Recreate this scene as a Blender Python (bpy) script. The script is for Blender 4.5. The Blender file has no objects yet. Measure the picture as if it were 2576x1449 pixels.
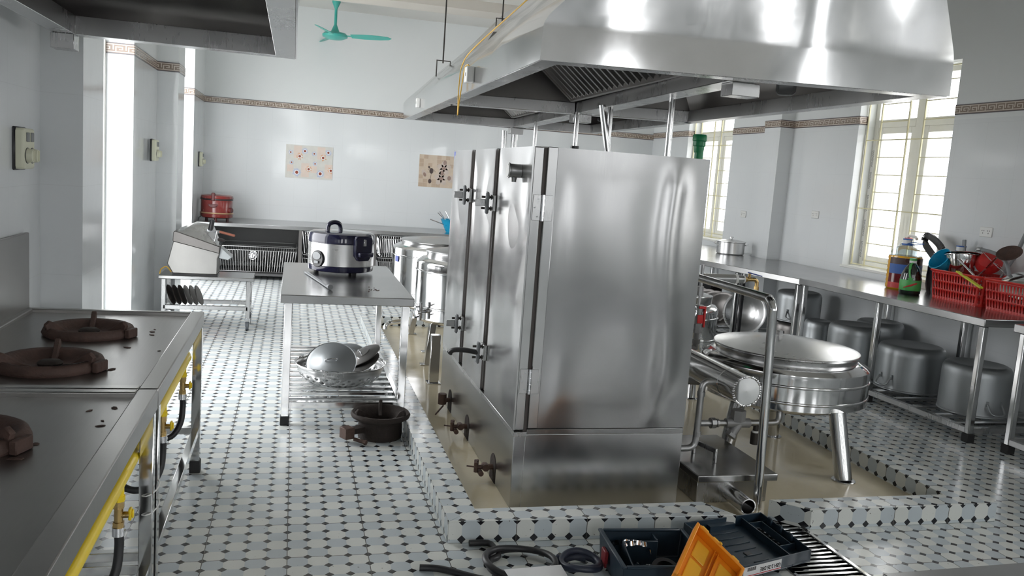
import bpy, bmesh, math, random
from mathutils import Vector, Matrix, noise as mnoise
random.seed(7)
PI = math.pi
S = bpy.context.scene
C = S.collection

# ------------------------------------------------------------------ camera
cd = bpy.data.cameras.new('camera'); cam = bpy.data.objects.new('camera', cd); C.objects.link(cam)
cam.matrix_world = Matrix(((0.96704317, -0.03567098, -0.25210134, 0.0),
                           (-0.24460753, 0.14467476, -0.95876815, 0.0),
                           (0.07067290, 0.98883608, 0.13118135, 1.4746),
                           (0, 0, 0, 1)))
cd.sensor_width = 36.0; cd.lens = 29.907; cd.clip_start = 0.05; cd.clip_end = 200
S.camera = cam
# ------------------------------------------------------------------ daylight
w = bpy.data.worlds.new('overcast'); S.world = w; w.use_nodes = True
bg = w.node_tree.nodes['Background']; bg.inputs[0].default_value = (0.97, 0.985, 1.0, 1); bg.inputs[1].default_value = 7.5
S.view_settings.view_transform = 'Standard'; S.view_settings.look = 'None'
S.view_settings.exposure = -0.12; S.view_settings.gamma = 1.0; S.view_settings.use_curve_mapping = False

def portal(name, loc, size, normal):
    l = bpy.data.lights.new(name, 'AREA'); l.shape = 'RECTANGLE'; l.size, l.size_y = size
    l.cycles.is_portal = True
    o = bpy.data.objects.new(name, l); C.objects.link(o); o.location = loc
    o.rotation_euler = Vector(normal).to_track_quat('-Z', 'Y').to_euler()
# openings: left wall (full height), right wall windows, front wall windows behind the viewer
LEFT_OPEN = [(4.78, 6.80), (8.28, 10.45)]
RIGHT_WIN = [(5.75, 6.93), (9.27, 10.46), (1.75, 3.55), (-2.2, 0.2)]  # last two are unseen windows, added wide to lighten the room
FRONT_WIN = [(-0.6, 0.3), (1.7, 2.7), (4.0, 4.8)]
for a, b in LEFT_OPEN: portal('portal', (-1.36, (a+b)/2, 1.35), (b-a, 2.7), (1, 0, 0))
for a, b in RIGHT_WIN: portal('portal', (5.24, (a+b)/2, 1.75), (b-a, 1.8), (-1, 0, 0))
for a, b in FRONT_WIN: portal('portal', ((a+b)/2, -4.72, 1.9), (b-a, 2.7), (0, 1, 0))

# ------------------------------------------------------------------ materials
def newmat(name):
    m = bpy.data.materials.new(name); m.use_nodes = True
    return m, m.node_tree.nodes, m.node_tree.links, m.node_tree.nodes['Principled BSDF']
def mth(N, L, op, a, b=None, c=None):
    n = N.new('ShaderNodeMath'); n.operation = op
    for i, v in enumerate((a, b, c)):
        if v is None: continue
        if isinstance(v, (int, float)): n.inputs[i].default_value = v
        else: L.new(v, n.inputs[i])
    return n.outputs[0]
def mixc(N, L, f, a, b):
    n = N.new('ShaderNodeMix'); n.data_type = 'RGBA'
    for s, v in ((n.inputs[0], f), (n.inputs[6], a), (n.inputs[7], b)):
        if hasattr(v, 'links'): L.new(v, s)
        elif isinstance(v, (int, float)): s.default_value = v
        else: s.default_value = (*v, 1)
    return n.outputs[2]
def noise(N, L, vec, scale, detail=2, rough=0.5):
    n = N.new('ShaderNodeTexNoise'); n.inputs['Scale'].default_value = scale
    n.inputs['Detail'].default_value = detail; n.inputs['Roughness'].default_value = rough
    if vec is not None: L.new(vec, n.inputs['Vector'])
    return n.outputs['Fac']
def mapr(N, L, v, a, b, c, d):
    n = N.new('ShaderNodeMapRange'); L.new(v, n.inputs[0])
    for i, x in enumerate((a, b, c, d)): n.inputs[i+1].default_value = x
    return n.outputs[0]
def bump(N, L, h, strength, dist=0.01, nrm=None):
    n = N.new('ShaderNodeBump'); n.inputs['Strength'].default_value = strength; n.inputs['Distance'].default_value = dist
    L.new(h, n.inputs['Height'])
    if nrm is not None: L.new(nrm, n.inputs['Normal'])
    return n.outputs[0]
def objvec(N, L, scale=(1, 1, 1), kind='Object'):
    t = N.new('ShaderNodeTexCoord'); m = N.new('ShaderNodeMapping'); m.inputs['Scale'].default_value = scale
    L.new(t.outputs[kind], m.inputs[0]); return m.outputs[0]

def plain(name, col, rough=0.5, metal=0.0, spec=0.5, var=0.12, vs=14, bmp=0.0, bs=60, coat=0.0):
    m, N, L, P = newmat(name)
    v = objvec(N, L)
    f = noise(N, L, v, vs, 3)
    d = tuple(max(0, c*(1-var)) for c in col); e = tuple(min(1, c*(1+var)) for c in col)
    L.new(mixc(N, L, f, d, e), P.inputs['Base Color'])
    P.inputs['Metallic'].default_value = metal; P.inputs['Specular IOR Level'].default_value = spec
    L.new(mapr(N, L, f, 0.3, 0.7, max(0.02, rough-0.06), min(1, rough+0.06)), P.inputs['Roughness'])
    P.inputs['Coat Weight'].default_value = coat; P.inputs['Coat Roughness'].default_value = 0.06
    if bmp: L.new(bump(N, L, noise(N, L, v, bs, 4), bmp, 0.004), P.inputs['Normal'])
    return m

def steel(name, base=0.62, rough=0.26, dent=0.0, dscale=2.5, brush=(40, 40, 1.5), tint=(1, 1, 1), grime=0.15, dvec=(1, 1, 1), ddist=0.05):
    m, N, L, P = newmat(name)
    vb = objvec(N, L, brush); vo = objvec(N, L)
    fb = noise(N, L, vb, 4, 2); fo = noise(N, L, vo, 3.2, 4, 0.6)
    col = tuple(base*t for t in tint); dk = tuple(c*(1-grime) for c in col)
    c = mixc(N, L, fo, dk, col)
    c = mixc(N, L, mapr(N, L, fb, 0.35, 0.65, 0.0, 0.06), c, tuple(x*0.7 for x in col))
    L.new(c, P.inputs['Base Color'])
    P.inputs['Metallic'].default_value = 1.0
    r = mth(N, L, 'ADD', mapr(N, L, fb, 0.3, 0.7, rough-0.008, rough+0.008), mapr(N, L, fo, 0.3, 0.7, -0.02, 0.04))
    L.new(r, P.inputs['Roughness'])
    if dent:
        fd = noise(N, L, objvec(N, L, dvec), dscale, 0, 0.4)
        L.new(bump(N, L, fd, dent, ddist), P.inputs['Normal'])
    return m

M = {}
M['steel'] = steel('brushed_steel', 0.52, 0.27)
M['steel_sheet'] = steel('steel_sheet_wavy', 0.36, 0.22)
M['steel_door'] = steel('steel_door', 0.50, 0.22)
M['steel_rim'] = steel('greasy_rim_steel', 0.40, 0.30, tint=(1, 0.98, 0.95), grime=0.3)
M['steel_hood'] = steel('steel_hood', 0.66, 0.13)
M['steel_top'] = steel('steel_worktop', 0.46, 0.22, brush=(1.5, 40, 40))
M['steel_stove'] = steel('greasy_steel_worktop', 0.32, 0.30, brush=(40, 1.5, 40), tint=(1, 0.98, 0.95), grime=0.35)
M['steel_dark'] = steel('greasy_shaded_hood_steel', 0.25, 0.38, tint=(1, 0.95, 0.92), grime=0.3)  # grease plus the shade inside the hoods put into the base colour
M['polished'] = steel('polished_steel', 0.72, 0.10, dent=0.16, dscale=4, ddist=0.03, grime=0.1)
M['tube_steel'] = steel('polished_tube', 0.66, 0.14, grime=0.2)
M['galv'] = steel('galvanised_pipe', 0.50, 0.38, dent=0.3, dscale=60, ddist=0.003, grime=0.35)
M['grey_pipe'] = plain('grey_painted_pipe', (0.28, 0.28, 0.28), 0.45, 0.3)
M['alu'] = plain('dull_aluminium', (0.40, 0.42, 0.43), 0.42, 0.75, var=0.15, vs=4)
M['alu_bright'] = steel('bright_aluminium', 0.70, 0.28, brush=(2, 2, 30))
M['chrome'] = plain('chrome', (0.8, 0.8, 0.82), 0.08, 1.0)
M['blackmetal'] = plain('blackened_metal', (0.06, 0.055, 0.05), 0.5, 0.6, bmp=0.2)
M['iron'] = plain('rusty_cast_iron', (0.085, 0.05, 0.04), 0.72, 0.2, var=0.5, vs=25, bmp=0.6, bs=90)
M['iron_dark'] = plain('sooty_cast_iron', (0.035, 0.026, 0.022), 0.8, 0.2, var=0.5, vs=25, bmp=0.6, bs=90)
M['rusty_valve'] = plain('rusty_burner_pipe', (0.12, 0.075, 0.06), 0.6, 0.4, var=0.5, vs=40, bmp=0.4)
M['rubber'] = plain('black_rubber', (0.018, 0.018, 0.02), 0.42)
M['hose_blue'] = plain('dark_blue_hose', (0.03, 0.036, 0.06), 0.4)
M['gasket'] = plain('door_gasket', (0.10, 0.085, 0.08), 0.6)
M['red_gasket'] = plain('red_silicone_seal', (0.10, 0.015, 0.012), 0.6)
M['black'] = plain('black_plastic', (0.02, 0.02, 0.022), 0.35)
M['cupblack'] = plain('black_foot', (0.025, 0.025, 0.025), 0.6)
M['navy'] = plain('navy_gloss_plastic', (0.012, 0.012, 0.035), 0.12, coat=0.5)
M['toolnavy'] = plain('dark_teal_toolbox_plastic', (0.012, 0.028, 0.045), 0.42, var=0.3, vs=9)
M['orange'] = plain('orange_plastic', (1.0, 0.32, 0.015), 0.35)
M['orange_yellow'] = plain('yellow_orange_plastic', (1.0, 0.50, 0.03), 0.4)
M['redplastic'] = plain('red_basket_plastic', (0.62, 0.025, 0.02), 0.35)
M['red'] = plain('red_plastic', (0.6, 0.03, 0.03), 0.35)
M['cyan'] = plain('blue_plastic', (0.01, 0.32, 0.55), 0.3)
M['yellow'] = plain('yellow_pipe_paint', (1.0, 0.70, 0.02), 0.35, var=0.08)
M['yellowcable'] = plain('yellow_cable', (0.75, 0.45, 0.05), 0.4)
M['brass'] = plain('brass', (0.55, 0.38, 0.16), 0.3, 1.0, var=0.3)
M['white'] = plain('white_plastic', (0.78, 0.78, 0.76), 0.35, var=0.03)
M['cream'] = plain('cream_plastic', (0.72, 0.72, 0.56), 0.4, var=0.05)
M['greybtn'] = plain('grey_button', (0.22, 0.23, 0.23), 0.5)
M['maroon'] = plain('maroon_enamel', (0.18, 0.025, 0.022), 0.22, coat=0.4, var=0.2)
M['maroon_dark'] = plain('maroon_plastic', (0.10, 0.018, 0.018), 0.3)
M['gold'] = plain('gold_trim', (0.55, 0.38, 0.22), 0.35, 0.6)
M['wood'] = plain('brown_handle', (0.30, 0.10, 0.06), 0.5)
M['teal'] = plain('teal_fan_paint', (0.06, 0.42, 0.36), 0.35)
M['green'] = plain('green_pipe_plastic', (0.0, 0.20, 0.07), 0.4)
M['greenlabel'] = plain('green_label', (0.08, 0.40, 0.10), 0.4)
M['bluelabel'] = plain('blue_label', (0.03, 0.12, 0.42), 0.4)
M['bag'] = plain('black_bag', (0.02, 0.018, 0.018), 0.35, bmp=0.8, bs=25)
M['yellowstick'] = plain('yellow_stick', (0.70, 0.72, 0.05), 0.4)
M['greyhandle'] = plain('grey_handle', (0.24, 0.25, 0.26), 0.5)
M['paper'] = plain('paper', (0.8, 0.8, 0.8), 0.7, var=0.02)
M['bar_paint'] = plain('cream_bar_paint', (0.72, 0.68, 0.45), 0.4, var=0.25, vs=5)
M['frame'] = plain('white_window_frame', (0.82, 0.82, 0.78), 0.4, var=0.05)
M['caster'] = plain('grey_caster', (0.08, 0.09, 0.10), 0.5)
M['black_ink'] = plain('black_print', (0.02, 0.02, 0.02), 0.6)
M['red_ink'] = plain('red_print', (0.55, 0.04, 0.04), 0.5)
M['bluesticker'] = plain('blue_sticker', (0.06, 0.09, 0.35), 0.5)
M['soapred'] = plain('dark_red_liquid', (0.16, 0.004, 0.008), 0.12, coat=0.6)
M['soapdark'] = plain('dark_green_liquid', (0.008, 0.014, 0.010), 0.12, coat=0.6)
M['oil'] = plain('cooking_oil', (0.75, 0.38, 0.02), 0.12, coat=0.6)

def glassmat(name, tint=(1, 1, 1), gloss=0.12):
    m, N, L, P = newmat(name)
    N.remove(P)
    t = N.new('ShaderNodeBsdfTransparent'); t.inputs[0].default_value = (*tint, 1)
    g = N.new('ShaderNodeBsdfGlossy'); g.inputs['Roughness'].default_value = 0.03
    fr = N.new('ShaderNodeFresnel'); fr.inputs[0].default_value = 1.45
    n = noise(N, L, objvec(N, L), 2.0)
    f = mth(N, L, 'MULTIPLY', fr.outputs[0], mapr(N, L, n, 0, 1, 0.45, 0.6))
    x = N.new('ShaderNodeMixShader'); L.new(f, x.inputs[0]); L.new(t.outputs[0], x.inputs[1]); L.new(g.outputs[0], x.inputs[2])
    L.new(x.outputs[0], N['Material Output'].inputs[0])
    return m
M['glass'] = glassmat('window_glass')
M['clear'] = glassmat('clear_plastic', (0.86, 0.9, 0.92))
M['lamp'] = glassmat('clear_lamp_cover', (0.75, 0.78, 0.8))

def axes(N, L):
    """world position split by the face direction: u runs along the face, v up it (or along Y on level faces)"""
    g = N.new('ShaderNodeNewGeometry')
    p = N.new('ShaderNodeSeparateXYZ'); L.new(g.outputs['Position'], p.inputs[0])
    n = N.new('ShaderNodeSeparateXYZ'); L.new(g.outputs['True Normal'], n.inputs[0])
    fx = mth(N, L, 'GREATER_THAN', mth(N, L, 'ABSOLUTE', n.outputs[0]), 0.6)
    fz = mth(N, L, 'GREATER_THAN', mth(N, L, 'ABSOLUTE', n.outputs[2]), 0.6)
    return g, p.outputs, fx, fz
def lerp(N, L, f, a, b):
    n = N.new('ShaderNodeMix'); n.data_type = 'FLOAT'
    L.new(f, n.inputs[0])
    for s, v in ((n.inputs[2], a), (n.inputs[3], b)):
        if isinstance(v, (int, float)): s.default_value = v
        else: L.new(v, s)
    return n.outputs[0]

def octagon_tile():
    m, N, L, P = newmat('octagon_floor_tile')
    g, p, fx, fz = axes(N, L); T = 0.075
    x = mth(N, L, 'DIVIDE', mth(N, L, 'SUBTRACT', p[0], 0.0245), T)
    y = mth(N, L, 'DIVIDE', mth(N, L, 'SUBTRACT', p[1], 3.1108), T)
    z = mth(N, L, 'DIVIDE', mth(N, L, 'SUBTRACT', p[2], 0.016), T)
    u = lerp(N, L, fx, x, y); v = lerp(N, L, fz, z, y)
    def cell(a): return mth(N, L, 'ABSOLUTE', mth(N, L, 'SUBTRACT', mth(N, L, 'FRACT', mth(N, L, 'ADD', a, 0.5)), 0.5))
    cu, cv = cell(u), cell(v)
    dia = mth(N, L, 'LESS_THAN', mth(N, L, 'ADD', cu, cv), 0.235)
    par = mth(N, L, 'MODULO', mth(N, L, 'ADD', mth(N, L, 'ADD', mth(N, L, 'FLOOR', u), mth(N, L, 'FLOOR', v)), 1000.0), 2.0)
    par = mth(N, L, 'GREATER_THAN', par, 0.5)
    def grout(a): return mth(N, L, 'LESS_THAN', cell(mth(N, L, 'DIVIDE', a, 4.0)), 0.0052)
    gr = mth(N, L, 'MAXIMUM', grout(u), mth(N, L, 'MULTIPLY', grout(v), fz))
    vw = N.new('ShaderNodeVectorMath'); vw.operation = 'ADD'; L.new(g.outputs['Position'], vw.inputs[0])
    st = noise(N, L, vw.outputs[0], 2.2, 5, 0.65); sp = noise(N, L, vw.outputs[0], 70, 2)
    wht = mixc(N, L, st, (0.68, 0.70, 0.67), (0.82, 0.83, 0.79)); blu = mixc(N, L, st, (0.50, 0.56, 0.59), (0.63, 0.68, 0.71))
    c = mixc(N, L, par, wht, blu)
    c = mixc(N, L, dia, c, (0.018, 0.018, 0.022))
    c = mixc(N, L, gr, c, (0.10, 0.095, 0.085))
    c = mixc(N, L, mth(N, L, 'MULTIPLY', mth(N, L, 'GREATER_THAN', sp, 0.73), 0.7), c, (0.10, 0.09, 0.08))
    L.new(c, P.inputs['Base Color'])
    L.new(mapr(N, L, st, 0.3, 0.7, 0.10, 0.26), P.inputs['Roughness'])
    b = bump(N, L, noise(N, L, vw.outputs[0], 9, 2), 0.05, 0.02)
    b = bump(N, L, mth(N, L, 'MULTIPLY', gr, -1.0), 0.3, 0.002, b)
    L.new(b, P.inputs['Normal'])
    return m
M['octagon'] = octagon_tile()

def wall_tile(top=2.15):
    m, N, L, P = newmat('white_wall_tile')
    g, p, fx, fz = axes(N, L)
    u = mth(N, L, 'DIVIDE', lerp(N, L, fx, p[0], p[1]), 0.30); v = mth(N, L, 'DIVIDE', mth(N, L, 'SUBTRACT', p[2], 0.030), 0.417)
    def line(a, wd): return mth(N, L, 'LESS_THAN', mth(N, L, 'ABSOLUTE', mth(N, L, 'SUBTRACT', mth(N, L, 'FRACT', mth(N, L, 'ADD', a, 0.5)), 0.5)), wd)
    j = mth(N, L, 'MAXIMUM', line(u, 0.004), line(v, 0.003))
    up = mth(N, L, 'GREATER_THAN', p[2], top)
    j = mth(N, L, 'MULTIPLY', j, mth(N, L, 'SUBTRACT', 1.0, up))
    st = noise(N, L, g.outputs['Position'], 1.3, 4)
    tile = mixc(N, L, st, (0.70, 0.725, 0.74), (0.78, 0.80, 0.81)); paint = mixc(N, L, st, (0.72, 0.745, 0.75), (0.77, 0.79, 0.79))
    c = mixc(N, L, up, tile, paint)
    c = mixc(N, L, mth(N, L, 'MULTIPLY', j, 0.18), c, (0.45, 0.46, 0.46))
    L.new(c, P.inputs['Base Color'])
    L.new(lerp(N, L, up, mapr(N, L, st, 0.3, 0.7, 0.07, 0.13), 0.75), P.inputs['Roughness'])
    b = bump(N, L, noise(N, L, g.outputs['Position'], 5, 2), 0.04, 0.03)
    L.new(b, P.inputs['Normal'])
    return m
M['wall'] = wall_tile()
M['paint'] = plain('white_wall_paint', (0.74, 0.76, 0.76), 0.8, var=0.03, vs=2)
M['ceiling'] = plain('white_ceiling_paint', (0.66, 0.65, 0.62), 0.85, var=0.03, vs=2)
M['beam'] = plain('beige_beam_paint', (0.62, 0.585, 0.53), 0.85, var=0.04, vs=2)
M['shade_panel'] = plain('shaded_panel_grey', (0.09, 0.09, 0.09), 0.55, 0.2)  # steel panel under the back counter, its shade put into the grey
M['ground'] = plain('outdoor_concrete', (0.75, 0.74, 0.72), 0.9, var=0.1, vs=3)

def beige_tile():
    m, N, L, P = newmat('beige_pit_tile')
    g, p, fx, fz = axes(N, L)
    def line(a, wd): return mth(N, L, 'LESS_THAN', mth(N, L, 'ABSOLUTE', mth(N, L, 'SUBTRACT', mth(N, L, 'FRACT', mth(N, L, 'ADD', a, 0.5)), 0.5)), wd)
    j = mth(N, L, 'MAXIMUM', line(mth(N, L, 'DIVIDE', mth(N, L, 'SUBTRACT', p[0], 0.62), 0.5), 0.004), line(mth(N, L, 'DIVIDE', mth(N, L, 'SUBTRACT', p[1], 3.3), 0.5), 0.004))
    st = noise(N, L, g.outputs['Position'], 1.6, 6, 0.7); fi = noise(N, L, g.outputs['Position'], 40, 3)
    c = mixc(N, L, st, (0.55, 0.47, 0.31), (0.74, 0.66, 0.49))
    c = mixc(N, L, mth(N, L, 'MULTIPLY', fi, 0.35), c, (0.70, 0.63, 0.48))
    c = mixc(N, L, mth(N, L, 'MULTIPLY', j, 0.6), c, (0.60, 0.56, 0.48))
    L.new(c, P.inputs['Base Color']); L.new(mapr(N, L, st, 0.3, 0.7, 0.07, 0.22), P.inputs['Roughness'])
    L.new(bump(N, L, noise(N, L, g.outputs['Position'], 6, 2), 0.04, 0.03), P.inputs['Normal'])
    return m
M['beige'] = beige_tile()

def greek_key():
    m, N, L, P = newmat('greek_key_border_tile')
    g, p, fx, fz = axes(N, L)
    t = N.new('ShaderNodeTexCoord'); o = N.new('ShaderNodeSeparateXYZ'); L.new(t.outputs['Object'], o.inputs[0])
    u = mth(N, L, 'FRACT', mth(N, L, 'DIVIDE', lerp(N, L, fx, p[0], p[1]), 0.085)); v = mth(N, L, 'DIVIDE', o.outputs[2], 0.078)
    def rect(a, b, c, d):
        r = mth(N, L, 'MULTIPLY', mth(N, L, 'GREATER_THAN', u, a), mth(N, L, 'LESS_THAN', u, b))
        s = mth(N, L, 'MULTIPLY', mth(N, L, 'GREATER_THAN', v, c), mth(N, L, 'LESS_THAN', v, d))
        return mth(N, L, 'MULTIPLY', r, s)
    k = None
    for r in ((-1, 2, .14, .22), (-1, 2, .80, .88), (0, .10, .22, .66), (0, .62, .58, .66), (.52, .62, .36, .66), (.30, .62, .36, .43), (.80, .90, .36, .80)):
        q = rect(*r); k = q if k is None else mth(N, L, 'MAXIMUM', k, q)
    st = noise(N, L, g.outputs['Position'], 9, 3)
    c = mixc(N, L, st, (0.19, 0.14, 0.11), (0.29, 0.22, 0.175))
    c = mixc(N, L, k, c, (0.60, 0.53, 0.46))
    ed = mth(N, L, 'MAXIMUM', mth(N, L, 'LESS_THAN', v, 0.09), mth(N, L, 'GREATER_THAN', v, 0.92))
    c = mixc(N, L, ed, c, (0.11, 0.10, 0.11))
    L.new(c, P.inputs['Base Color']); P.inputs['Roughness'].default_value = 0.2
    return m
M['key'] = greek_key()

# ------------------------------------------------------------------ mesh building
def smoothpath(pts, k=6, closed=False):
    pts = [Vector(p) for p in pts]; n = len(pts); out = []
    for i in range(n if closed else n-1):
        p0 = pts[(i-1) % n] if closed or i > 0 else pts[0]
        p1, p2 = pts[i], pts[(i+1) % n]
        p3 = pts[(i+2) % n] if closed or i+2 < n else pts[-1]
        for j in range(k):
            t = j/k
            out.append(0.5*((2*p1)+(p2-p0)*t+(2*p0-5*p1+4*p2-p3)*t*t+(3*p1-p0-3*p2+p3)*t**3))
    if not closed: out.append(pts[-1])
    return out
def frame_of(d):
    d = Vector(d).normalized(); a = Vector((0, 0, 1)) if abs(d.z) < 0.9 else Vector((1, 0, 0))
    x = a.cross(d).normalized(); return x, d.cross(x)
class MB:
    def __init__(s): s.v = []; s.f = []; s.m = []; s.i = 0
    def mt(s, i): s.i = i; return s
    def add(s, vs, fs):
        o = len(s.v); s.v += [Vector(v) for v in vs]; s.f += [tuple(i+o for i in f) for f in fs]; s.m += [s.i]*len(fs); return s
    def hexa(s, p): return s.add(p, [(0, 3, 2, 1), (4, 5, 6, 7), (0, 1, 5, 4), (1, 2, 6, 5), (2, 3, 7, 6), (3, 0, 4, 7)])
    def box(s, x0, y0, z0, x1, y1, z1):
        return s.hexa([(x0, y0, z0), (x1, y0, z0), (x1, y1, z0), (x0, y1, z0), (x0, y0, z1), (x1, y0, z1), (x1, y1, z1), (x0, y1, z1)])
    def bar(s, a, b, wx, wz=None):
        """square bar from a to b"""
        a, b = Vector(a), Vector(b); x, y = frame_of(b-a); wz = wz or wx
        q = [x*(sx*wx/2)+y*(sy*wz/2) for sx, sy in ((-1, -1), (1, -1), (1, 1), (-1, 1))]
        return s.hexa([a+k for k in q]+[b+k for k in q])
    def cyl(s, a, b, r, r2=None, n=20, cap=True):
        a, b = Vector(a), Vector(b); x, y = frame_of(b-a); r2 = r if r2 is None else r2
        vs = []
        for c, rr in ((a, r), (b, r2)):
            vs += [c+(x*math.cos(2*PI*i/n)+y*math.sin(2*PI*i/n))*rr for i in range(n)]
        fs = [(i, (i+1) % n, n+(i+1) % n, n+i) for i in range(n)]
        if cap: fs += [tuple(range(n))[::-1], tuple(range(n, 2*n))]
        return s.add(vs, fs)
    def tube(s, pts, r, n=10, closed=False):
        pts = [Vector(p) for p in pts]; k = len(pts); vs = []; px = None
        for i, p in enumerate(pts):
            a = pts[(i-1) % k] if closed or i else p; b = pts[(i+1) % k] if closed or i < k-1 else p
            d = (b-a).normalized()
            if px is None: px, _ = frame_of(d)
            px = (px-d*px.dot(d)).normalized(); py = d.cross(px)
            rr = r[i] if isinstance(r, (list, tuple)) else r
            vs += [p+(px*math.cos(2*PI*j/n)+py*math.sin(2*PI*j/n))*rr for j in range(n)]
        fs = []
        for i in range(k if closed else k-1):
            o, q = i*n, ((i+1) % k)*n
            fs += [(o+j, o+(j+1) % n, q+(j+1) % n, q+j) for j in range(n)]
        if not closed: fs += [tuple(range(n))[::-1], tuple(range((k-1)*n, k*n))]
        return s.add(vs, fs)
    def lathe(s, prof, c=(0, 0, 0), n=40, Mx=None, a0=0.0, a1=2*PI):
        """profile of (radius, height) turned about the axis through c"""
        c = Vector(c); Mx = Mx or Matrix.Identity(3); vs = []; fs = []; full = abs(a1-a0-2*PI) < 1e-6
        st = n if full else n+1
        for r, h in prof:
            vs += [c+Mx @ Vector((r*math.cos(a0+(a1-a0)*i/n), r*math.sin(a0+(a1-a0)*i/n), h)) for i in range(st)]
        for k in range(len(prof)-1):
            for i in range(n):
                j = (i+1) % st
                fs.append((k*st+i, k*st+j, (k+1)*st+j, (k+1)*st+i))
        if full:
            if prof[0][0] > 1e-5: fs.append(tuple(range(st))[::-1])
            if prof[-1][0] > 1e-5: fs.append(tuple(range((len(prof)-1)*st, len(prof)*st)))
        return s.add(vs, fs)
    def prism(s, poly, h0, h1, Mx=None, c=(0, 0, 0)):
        """outline in the local XY plane pushed from h0 to h1 along local Z"""
        Mx = Mx or Matrix.Identity(3); c = Vector(c); n = len(poly)
        vs = [c+Mx @ Vector((x, y, h)) for h in (h0, h1) for x, y in poly]
        fs = [tuple(range(n))[::-1], tuple(range(n, 2*n))]+[(i, (i+1) % n, n+(i+1) % n, n+i) for i in range(n)]
        return s.add(vs, fs)
    def sphere(s, c, r, n=16, sc=(1, 1, 1)):
        prof = [(r*math.sin(PI*i/8)*1.0, -r*math.cos(PI*i/8)) for i in range(9)]
        prof[0] = (1e-6, -r); prof[-1] = (1e-6, r)
        b = len(s.v); s.lathe(prof, (0, 0, 0), n)
        for k in range(b, len(s.v)): s.v[k] = Vector((s.v[k].x*sc[0], s.v[k].y*sc[1], s.v[k].z*sc[2]))+Vector(c)
        return s
    def xf(s, Mx, start=0):
        for k in range(start, len(s.v)): s.v[k] = Mx @ s.v[k]
        return s
LOC = {}
def obj(name, mb, mats, parent=None, bevel=0.0, ang=40, at=None, local=False, seg=1):
    if not isinstance(mats, (list, tuple)): mats = [mats]
    vs = mb.v
    if parent is None:
        xs = [v.x for v in vs]; ys = [v.y for v in vs]; zs = [v.z for v in vs]
        o = Vector(at) if at else Vector(((min(xs)+max(xs))/2, (min(ys)+max(ys))/2, min(zs)))
    else:
        o = Vector((0, 0, 0)) if local else LOC[parent.name]
    me = bpy.data.meshes.new(name); me.from_pydata([v-o for v in vs], [], mb.f)
    for m in mats: me.materials.append(M[m])
    me.polygons.foreach_set('material_index', mb.m)
    b = bmesh.new(); b.from_mesh(me); bmesh.ops.recalc_face_normals(b, faces=b.faces); b.to_mesh(me); b.free()
    me.polygons.foreach_set('use_smooth', [True]*len(me.polygons)); me.set_sharp_from_angle(angle=math.radians(ang))
    ob = bpy.data.objects.new(name, me); C.objects.link(ob)
    if parent is None: ob.location = o; LOC[ob.name] = o
    else: ob.parent = parent; LOC[ob.name] = LOC[parent.name]
    if bevel:
        md = ob.modifiers.new('bevel', 'BEVEL'); md.width = bevel; md.segments = seg; md.limit_method = 'ANGLE'; md.angle_limit = math.radians(40)
    return ob
def tag(o, label, cat, group=None):
    o['label'] = label; o['category'] = cat
    if group: o['group'] = group
    return o
def thing(name, label, cat, loc=(0, 0, 0), rz=0.0, group=None):
    o = bpy.data.objects.new(name, None); C.objects.link(o); o.empty_display_size = 0.1
    o.location = loc; o.rotation_euler = (0, 0, rz); LOC[o.name] = Vector(loc)
    return tag(o, label, cat, group)
def struct(name, mb, mats, bevel=0.0, **k):
    o = obj(name, mb, mats, None, bevel, **k); o['kind'] = 'structure'; return o
def dented(mb, o, eu, ev, fn, nu=24, nv=30, th=0.006):
    """sheet spanning eu x ev from corner o, pushed along its normal by fn(u, v); flat edges"""
    o, eu, ev = Vector(o), Vector(eu), Vector(ev); n = eu.cross(ev).normalized(); vs = []; fs = []
    for k in (0, 1):
        for j in range(nv+1):
            for i in range(nu+1):
                u, v = i/nu, j/nv; e = min(1.0, min(u, 1-u, v, 1-v)*9); vs.append(o+eu*u+ev*v+n*(fn(u, v)*e-k*th))
    W_ = nu+1; N_ = W_*(nv+1)
    for j in range(nv):
        for i in range(nu):
            a = j*W_+i; fs.append((a, a+1, a+1+W_, a+W_)); fs.append((N_+a, N_+a+W_, N_+a+1+W_, N_+a+1))
    for i in range(nu): fs.append((i+1, i, N_+i, N_+i+1)); a = nv*W_+i; fs.append((a, a+1, N_+a+1, N_+a))
    for j in range(nv): a = j*W_; fs.append((a, a+W_, N_+a+W_, N_+a)); a += nu; fs.append((a+W_, a, N_+a, N_+a+W_))
    return mb.add(vs, fs)
def wob(seed, su, sv, amp):
    return lambda u, v: amp*mnoise.noise(Vector((u*su+seed, v*sv+seed*1.7, seed)))
def dup(root, loc, rz=None, label=None, group=None):
    r = root.copy(); C.objects.link(r); r.location = loc; LOC[r.name] = Vector(loc)
    if rz is not None: r.rotation_euler = (0, 0, rz)
    if label: r['label'] = label
    if group: r['group'] = group
    for ch in list(root.children):
        c = ch.copy(); C.objects.link(c); c.parent = r
        for g in list(ch.children):
            d = g.copy(); C.objects.link(d); d.parent = c
    return r
def dirM(z, up=(0, 0, 1)):
    """matrix whose local Z points along z"""
    z = Vector(z).normalized(); x = Vector(up).cross(z)
    if x.length < 1e-4: x = Vector((1, 0, 0))
    x.normalize(); y = z.cross(x)
    return Matrix((x, y, z)).transposed()
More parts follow.
